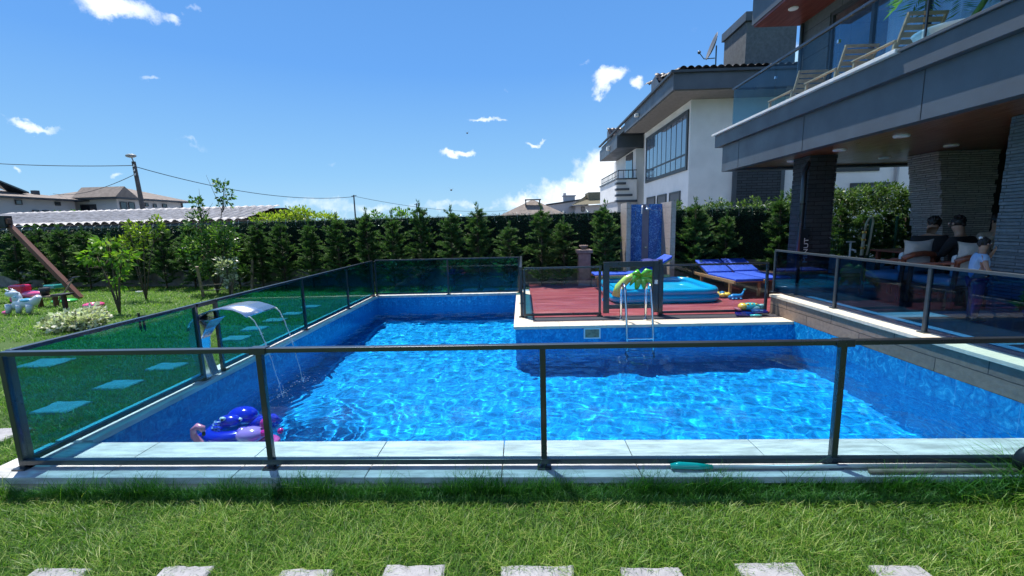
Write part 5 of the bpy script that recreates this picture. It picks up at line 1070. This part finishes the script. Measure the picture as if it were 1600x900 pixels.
hd = build('head', MB().tube([(-12.1, 9.9, GZ + .28), (-12.12, 9.9, GZ + .42), (-12.14, 9.9, GZ + .52)], [.10, .09, .07], 12).ball((-12.2, 9.88, GZ + .5), (.15, .09, .085)), WB, ho, smooth=True)
for y in (9.84, 9.95): build('ear', MB().tube([(-12.2, y, GZ + .56), (-12.3, y, GZ + .62)], [.03, .005], 8), WB, hd, smooth=True)
build('handle', MB().tube([(-12.08, 9.8, GZ + .43), (-11.95, 9.74, GZ + .44)], .015, 8), BLp, ho); build('saddle', MB().ball((-11.85, 9.88, GZ + .34), (.16, .115, .05)), BLp, ho, smooth=True)
for x, y in ((-12.25, 9.82), (-12.0, 9.82), (-11.75, 9.82), (-11.9, 9.98)): build('leg', MB().tube([(x, y, GZ + .25), (x - .05, y, GZ + .05)], [.07, .05], 10), WB, ho, smooth=True)
build('hoof', MB().ball((-12.38, 9.84, GZ + .06), (.1, .06, .045)), PNK, ho, smooth=True)
tc_ = thing('toy_car', 'crimson and pink toy car behind the ride-on horse', 'toy car', (-14.3, 11.9, GZ))
build('cab', MB().box(-14.68, -14.28, 11.8, 12.1, GZ + .1, GZ + .48), RED, tc_, bevel=.05); build('hood', MB().ball((-14.05, 11.9, GZ + .2), (.34, .17, .12)), PNK, tc_, smooth=True)
for x in (-14.5, -13.9): build('wheel', MB().tube([(x, 11.72, GZ + .08), (x, 11.8, GZ + .08)], .08, 14), PNK, tc_)
tag(build('sand_tray', MB().box(-14.1, -13.75, 12.2, 12.5, GZ + .3, GZ + .42), gloss('sea green plastic', (.05, .35, .3)), bevel=.03), 'sea green plastic tray resting behind the toy car', 'tray')
tag(build('green_tray', MB().ball((-12.85, 11.6, GZ + .04), (.32, .25, .07)), TGR, smooth=True), 'bright green plastic shell at the foot of the swing leg', 'toy')
tag(build('pink_ring_toy', MB().torus((-11.1, 10.7, GZ + .05), .16, .06, 24, 10), PNK, smooth=True), 'pink ring toy on the lawn right of the pick', 'toy')
pk = thing('garden_pick', 'garden pick standing on its handle against the brown swing leg', 'pick', (-12.3, 10.9, GZ))
build('handle', MB().tube([(-12.3, 10.9, GZ + .05), (-11.95, 11.1, .62)], .018, 8), WARMW, pk); build('pick_head', MB().tube([(-12.15, 11.1, .52), (-11.95, 11.1, .64), (-11.75, 11.1, .67)], [.008, .025, .008], 8), DARKF, pk)
tb = thing('tool_crate', 'low wooden stand with a black bucket beside the ride-on horse', 'stand', (-12.3, 10.9, GZ))
build('board', MB().box(-12.75, -12.2, 10.7, 11.0, GZ + .27, GZ + .31), WARMW, tb); 
for x in (-12.7, -12.28): build('leg', MB().box(x, x + .05, 10.8, 10.9, GZ, GZ + .268), BROWNW, tb)
tag(build('black_bucket', MB().lathe((-12.5, 10.85, GZ + .312), [(.08, 0), (.11, .2), (.1, .2)], 16), BLACK, smooth=True), 'black bucket on the low wooden stand', 'bucket')
tag(build('black_stool', MB().box(-11.75, -11.45, 10.3, 10.6, GZ + .36, GZ + .4).box(-11.6, -11.53, 10.4, 10.48, GZ, GZ + .359), BLACK), 'black T shaped stand right of the ride-on horse', 'stand')
for k, (x, y) in enumerate(((-12.0, 12.9), (-9.6, 13.0))): tag(build('white_scrap', MB().box(x, x + .2, y, y + .08, GZ + .05, GZ + .08), WHITEPL), ['white scrap on the grass left of the fruit tree', 'white scrap on the grass beside the fruit tree stakes'][k], 'scrap')
tag(build('lawn_light', MB().tube([(-7.35, 7.9, GZ), (-7.35, 7.9, GZ + .35)], .02, 8).tube([(-7.27, 7.9, GZ), (-7.27, 7.9, GZ + .3)], .02, 8), BLACK), 'short black garden stake pair right of the white leaved shrub', 'stake')

# ------------------------------------------------------------------ terrace furniture
WOODC = mat('red brown chair wood', (.20, .06, .03), .35, var=.3, vscale=5, stretch=(5, 5, 1), coat=.3)
def armchair(lab, x, y, rz):
    t_ = thing('armchair', lab, 'armchair', (x, y, TZ), 'wooden armchairs with white cushions on the terrace'); k = dict(local=True)
    for sx in (-1, 1):
        build('leg', MB().bar((sx * .31, -.30, 0), (sx * .29, -.33, .74), .05, .05), WOODC, t_, bevel=.006, **k); build('leg', MB().bar((sx * .31, .32, 0), (sx * .31, .30, .60), .05, .05), WOODC, t_, bevel=.006, **k)
        build('armrest', MB().bar((sx * .31, -.33, .68), (sx * .33, .34, .62), .07, .035), WOODC, t_, bevel=.006, **k)
    build('seat_frame', MB().box(-.3, .3, -.29, .3, .26, .32), WOODC, t_, bevel=.006, **k)
    build('back_rail', MB().tube([(-.31, -.32, .70), (-.2, -.38, .76), (0, -.40, .78), (.2, -.38, .76), (.31, -.32, .70)], .045, 8), WOODC, t_, smooth=True, **k)
    build('seat_cushion', MB().box(-.29, .29, -.26, .31, .325, .45), CUSH, t_, bevel=.04, smooth=True, **k)
    build('back_cushion', MB().box(-.27, .27, -.33, -.2, .46, .80), CUSH, t_, bevel=.05, smooth=True, **k)
    pl = MB(); n = 9; V = []; 
    for i in range(n + 1):
        for j in range(n + 1):
            u_, v_ = i / n * 2 - 1, j / n * 2 - 1; pinch = 1 - .12 * (1 - abs(u_ * v_)); V.append((.3 * u_ * (1 - .1 * (1 - v_ * v_)), -.30, .86 + .14 * v_ * (1 - .25 * (1 - u_ * u_))))
    nb = len(V); th = lambda u_, v_: .07 * (1 - u_ ** 4) * (1 - v_ ** 4) + .004
    F_ = []; V2 = []
    for side in (-1, 1):
        for q in range(nb): i, j = divmod(q, n + 1); u_, v_ = i / n * 2 - 1, j / n * 2 - 1; V2.append((V[q][0], V[q][1] + side * th(u_, v_) + .0, V[q][2]))
    for s_ in (0, 1):
        for i in range(n):
            for j in range(n): a = s_ * nb + i * (n + 1) + j; F_.append((a, a + 1, a + n + 2, a + n + 1))
    build('pillow', MB().add(V2, F_), CUSH, t_, smooth=True, **k); t_.rotation_euler = (0, 0, rz); return t_
armchair('armchair with a plump white pillow, leftmost by the green mesh fence', 6.35, 7.45, rad(12))
armchair('armchair with a flat white pillow in front of the people in black', 6.55, 6.75, rad(8))
armchair('armchair partly hidden by the child and the blue grey pillar', 7.0, 6.15, rad(-12))
tb_ = thing('dining_table', 'dark table between the armchairs and the people in black', 'table', (7.6, 8.0, TZ)); build('table_top', MB().box(6.9, 8.5, 7.85, 8.75, TZ + .70, TZ + .74), BROWNW, tb_, bevel=.01)
for x in (7.0, 8.4):
    for y in (7.95, 8.65): build('leg', MB().box(x - .03, x + .03, y - .03, y + .03, TZ, TZ + .699), BROWNW, tb_)
gs = thing('brass_shower', 'slim brass and cream garden shower column by the mesh fence', 'garden shower', (8.2, 10.6, TZ)); BR = mat('brass', (.55, .34, .10), .25, .9); IV = mat('ivory', (.62, .56, .42), .4)
build('column', MB().tube([(8.16, 10.6, TZ), (8.18, 10.6, .9), (8.2, 10.6, 1.35)], .035, 10), IV, gs, smooth=True); build('arch', MB().tube([(8.2, 10.6, 1.35), (8.22, 10.6, 1.55), (8.28, 10.6, 1.68), (8.36, 10.6, 1.7), (8.38, 10.6, 1.6), (8.33, 10.6, 1.0), (8.3, 10.6, .8)], .022, 10), IV, gs, smooth=True)
for z in (.75, .95, 1.15, 1.33): build('collar', MB().tube([(8.18, 10.6, z), (8.18, 10.6, z + .05)], .05, 12), BR if z > .8 else BLACK, gs)
tp = thing('standpipe_tap', 'white garden tap on a post beside the mesh fence', 'tap', (7.9, 10.6, TZ)); build('post', MB().tube([(7.9, 10.6, TZ), (7.9, 10.6, 1.12)], .02, 8), WHITEPL, tp); build('handle', MB().bar((7.8, 10.6, 1.13), (8.0, 10.6, 1.13), .03, .03), WHITEPL, tp); build('spout', MB().tube([(7.9, 10.6, .95), (7.95, 10.5, .93), (7.95, 10.5, .88)], .02, 8), WHITEPL, tp)
bn = thing('low_bench', 'long low white bench slab at the terrace edge behind the glass', 'bench', (7.9, 10.1, TZ)); build('seat', MB().box(7.1, 9.0, 10.0, 10.4, TZ + .1, TZ + .2), WHITEPL, bn, bevel=.01); build('plinth', MB().box(7.2, 8.9, 10.05, 10.35, TZ, TZ + .099), CONC, bn)
tag(build('drum', MB().tube([(7.02, 10.0, TZ + .36), (7.22, 10.25, TZ + .36)], .17, 20), mat('pale mint plastic', (.45, .58, .55), .5), smooth=False, bevel=.01), 'pale mint drum lying at the left end of the white bench', 'drum')
for k, (x0, x1, h, lab) in enumerate(((7.3, 7.55, .24, 'pale mint box next to the drum on the white bench'), (7.56, 8.0, .18, 'long pale mint box in the middle of the white bench'), (8.02, 8.3, .2, 'pale mint box at the right of the row on the white bench'))): tag(build('storage_box', MB().box(x0, x1, 10.05, 10.3, TZ + .205, TZ + .205 + h), bpy.data.materials['pale mint plastic'], bevel=.012), lab, 'box', 'mint boxes on the white bench')

# ------------------------------------------------------------------ people
def skin(name, chains, mt, parent, sub=2):
    """chains: lists of (x,y,z,r); points that coincide are shared; the first point is the root"""
    V = []; R_ = []; E_ = []; idx = {}
    for ch in chains:
        prev = None
        for x, y, z, r_ in ch:
            k = (round(x, 4), round(y, 4), round(z, 4))
            if k not in idx: idx[k] = len(V); V.append((x, y, z)); R_.append(r_)
            if prev is not None and prev != idx[k]: E_.append((prev, idx[k]))
            prev = idx[k]
    me = bpy.data.meshes.new(name); me.from_pydata(V, E_, []); o = put(name, me, mt, parent, True)
    sm = o.modifiers.new('skin', 'SKIN'); sm.use_smooth_shade = True
    if not me.skin_vertices: me.skin_vertices.new()
    comp = list(range(len(V)))
    def fd(a):
        while comp[a] != a: a = comp[a]
        return a
    for a, b_ in E_: comp[fd(a)] = fd(b_)
    seen = set()
    for i, sv in enumerate(me.skin_vertices[0].data):
        sv.radius = (R_[i], R_[i]); r_ = fd(i); sv.use_root = r_ not in seen; seen.add(r_)
    sb = o.modifiers.new('sub', 'SUBSURF'); sb.levels = sb.render_levels = sub; return o
SKINM = mat('skin', (.42, .24, .16), .55, var=.08); HAIR = mat('dark hair', (.012, .009, .008), .45, var=.3, vscale=30, bump=.3)
def hand(p, d, up, s_=1.0, curl=.5):
    """palm and five fingers as chains starting inside the palm"""
    p = Vector(p); d = Vector(d).normalized(); up = Vector(up); sd_ = d.cross(up).normalized(); up = sd_.cross(d); out = [[(*p, .022 * s_), (*(p + d * .045 * s_), .026 * s_)]]
    for k, (o_, L) in enumerate(((-.024, .052), (-.008, .062), (.008, .058), (.023, .046))):
        a = p + d * .05 * s_ + sd_ * o_ * s_; b_ = a + (d * math.cos(curl * .5) - up * math.sin(curl * .5)) * L * .5 * s_; c = b_ + (d * math.cos(curl * 1.4) - up * math.sin(curl * 1.4)) * L * .5 * s_
        out.append([(*a, .0085 * s_), (*b_, .0078 * s_), (*c, .0062 * s_)])
    a = p + d * .012 * s_ - sd_ * .02 * s_; b_ = a + (d * .6 - sd_ * .8 - up * .2).normalized() * .03 * s_; out.append([(*a, .010 * s_), (*b_, .009 * s_), (*(b_ + d * .024 * s_), .007 * s_)])
    return out
def face(parent, c, s_, f, hair_back=True, beard=False):
    """c: head centre, s_: head height, f: facing angle in the local xy plane"""
    R_ = Matrix.Rotation(f, 3, 'Z'); c = Vector(c)
    def P(x, y, z): return c + R_ @ Vector((x, y, z)) * s_
    for sx in (-1, 1):
        e = build('eye', MB().ball(P(sx * .135, .36, .02), s_ * .038, 10, 7), LITE, parent, smooth=True, local=True); build('iris', MB().ball(P(sx * .135, .405, .02), s_ * .025, 8, 6), BLACK, e, smooth=True, local=True)
        build('ear', MB().ball(P(sx * .36, -.02, -.03), (s_ * .04, s_ * .07, s_ * .10), 10, 7), SKINM, parent, smooth=True, local=True)
    build('nose', MB().ball(P(0, .44, -.07), (s_ * .045, s_ * .06, s_ * .08), 10, 7, rot=R_), SKINM, parent, smooth=True, local=True)
    build('mouth', MB().ball(P(0, .385, -.22), (s_ * .10, s_ * .03, s_ * .025), 10, 6, rot=R_), mat('lips', (.35, .10, .09), .4), parent, smooth=True, local=True)
    hr_ = random.Random(int(s_ * 900 + c.x * 70)); h = MB().ball(P(0, -.10, .12), (s_ * .385, s_ * .42, s_ * .40), 16, 10, rot=R_)
    for k in range(46):
        a = hr_.uniform(0, 6.28); e = hr_.uniform(-.55, 1.5); d = Vector((math.cos(a) * math.cos(e), math.sin(a) * math.cos(e), math.sin(e)))
        if d.y > .25 and d.z < .35: continue
        h.ball(P(d.x * .34, -.10 + d.y * .37, .10 + d.z * (.36 if d.z > 0 else .5)), (s_ * hr_.uniform(.07, .13), s_ * hr_.uniform(.07, .13), s_ * hr_.uniform(.10, .2)), 8, 6, rot=R_)
    build('hair', h, HAIR, parent, smooth=True, local=True)
def person(lab, loc, rz, sc, pose, shirt, trousers, group=None, extra=None, headf=0, tilt=(0, 0)):
    t_ = thing('person', lab, 'person', loc, group); sit = pose != 'stand'; hip = .47 if sit else .90
    lean = .10 if sit else .0
    pel = (0, 0, hip + .04, .125); sp1 = (0, lean * .4, hip + .22, .13); ch_ = (0, lean, hip + .42, .15); nk = (0, lean + .02, hip + .58, .055); hd = (tilt[0] * .6, lean + .03 + tilt[1] * .6, hip + .67, .075); hc = (tilt[0], lean + .05 + tilt[1], hip + .77, .098)
    torso = [pel, sp1, ch_, nk, hd, hc]; chains = [torso]; sh = []; tr = []
    arms = {'stand': [((.19, .0, hip + .50), (.25, .06, hip + .26), (.22, .20, hip + .10)), ((-.18, .0, hip + .50), (-.21, .16, hip + .36), (-.04, .21, hip + .62))],
            'sit': [((.19, lean, hip + .50), (.24, lean + .10, hip + .26), (.12, lean + .32, hip + .26)), ((-.19, lean, hip + .50), (-.24, lean + .10, hip + .26), (-.12, lean + .32, hip + .26))],
            'chin': [((.19, lean, hip + .50), (.24, lean + .16, hip + .28), (.07, lean + .22, hip + .60)), ((-.19, lean, hip + .50), (-.24, lean + .10, hip + .26), (-.1, lean + .32, hip + .26))]}[pose]
    for s0, e0, w0 in arms:
        m1 = tuple((a + b_) / 2 for a, b_ in zip(s0, e0)); chains.append([ch_, (*s0, .058), (*m1, .048), (*e0, .038), (*w0, .026)])
        sh.append([(*s0, .082), (*m1, .072)] + ([] if pose == 'stand' else [(*e0, .055), (*tuple((a + b_ * 3) / 4 for a, b_ in zip(e0, w0)), .042)]))
        d = Vector(w0) - Vector(e0); chains += [[(*w0, .026), (*(Vector(w0) + d.normalized() * .03), .026)]] + hand(Vector(w0) + d.normalized() * .02, d, (0, 0, 1) if abs(d.normalized().z) < .8 else (0, 1, 0), 1.0, .6)
    for sx in (-1, 1):
        if sit: leg = [(sx * .10, .02, hip, .095), (sx * .12, .25, hip + .0, .078), (sx * .13, .46, hip + .0, .058), (sx * .13, .46, .26, .05), (sx * .13, .44, .07, .036), (sx * .13, .50, .04, .036), (sx * .13, .60, .03, .03)]
        else: leg = [(sx * .09, 0, hip - .04, .095), (sx * .10, .01, hip - .24, .082), (sx * .11, .02, .48, .06), (sx * .115, .0, .28, .054), (sx * .12, -.01, .08, .036), (sx * .12, .05, .045, .036), (sx * .13, .15, .03, .03)]
        chains.append([pel] + leg); tr.append([(pel[0], pel[1], pel[2], .14)] + [(a, b_, c, r_ + .02) for a, b_, c, r_ in leg[:5]])
    bd = skin('body', chains, SKINM, t_)
    skin('shirt', [[(0, -.0, hip + .0, .165), (0, lean * .4, hip + .22, .168), (0, lean, hip + .42, .19), (0, lean + .01, hip + .54, .10)]] + [[(0, lean, hip + .42, .19)] + s_ for s_ in sh], shirt, t_)
    skin('trousers', tr, trousers, t_)
    for sx in (-1, 1): y = .50 if sit else .05; build('shoe', MB().ball((sx * .13, y + .02, .045), (.048, .13, .045)), BLACK, t_, smooth=True, local=True)
    face(bd, (hc[0], hc[1] + .005, hc[2]), .225, headf)
    t_.rotation_euler = (0, 0, rz); t_.scale = (sc, sc, sc); return t_
BK1 = mat('black cloth', (.012, .012, .014), .9, bump=.3); LBL = mat('light blue cloth', (.30, .46, .68), .85, bump=.3, var=.1); PUR = mat('plum cloth', (.16, .06, .16), .85, bump=.3); CRM = mat('cream cloth', (.45, .38, .30), .85, bump=.3)
ck = person('child in a light blue top and plum trousers standing with a hand at the mouth', (5.82, 5.62, TZ + .012), rad(-120), .60, 'stand', LBL, PUR, headf=rad(15))
build('hair_bow', MB().ball((-.02, -.02, 1.79), (.06, .03, .03)), LITE, ck, smooth=True, local=True)
person('person in black sitting left at the terrace table, head bent to the neighbour', (7.02, 7.62, TZ), rad(-35), 1.0, 'sit', BK1, BK1, 'people seated at the terrace table', tilt=(.05, .08))
person('person in black sitting right at the terrace table, leaning back', (7.15, 7.1, TZ), rad(15), 1.0, 'sit', BK1, BK1, 'people seated at the terrace table', tilt=(-.03, .02))
person('person in a cream top at the far side of the terrace, hand near the chin', (8.75, 8.3, TZ), rad(160), 1.0, 'chin', CRM, BK1, 'people seated at the terrace table')
for x, y, rz, lab in ((7.02, 7.62, rad(-35), 'dark stool under the left seated person in black'), (7.15, 7.1, rad(15), 'dark stool under the right seated person in black'), (8.75, 8.3, 0, 'dark stool under the person in the cream top')):
    st = thing('stool', lab, 'stool', (x, y, TZ)); build('seat', MB().box(x - .2, x + .2, y - .2, y + .2, TZ + .33, TZ + .38), BROWNW, st, bevel=.01)
    for sx in (-1, 1):
        for sy in (-1, 1): build('leg', MB().box(x + sx * .16 - .02, x + sx * .16 + .02, y + sy * .16 - .02, y + sy * .16 + .02, TZ, TZ + .329), BROWNW, st)
# birds
for x, y, z, lab in ((-3.53, 30, 7.85, 'tiny dark bird flying high in the middle of the sky'), (-9.55, 60, 6.55, 'tiny dark bird with raised wings low above the hedge')):
    s_ = .12 if y < 40 else .3
    tag(build('bird', MB().ball((x, y, z), (s_ * .5, s_ * .9, s_ * .35)).add([(x - s_ * 1.5, y, z + s_ * 1.6), (x, y - s_ * .4, z), (x, y + s_ * .4, z), (x + s_ * 1.3, y, z + s_ * 1.1)], [(0, 1, 2), (3, 2, 1)]), BLACK), lab, 'bird')
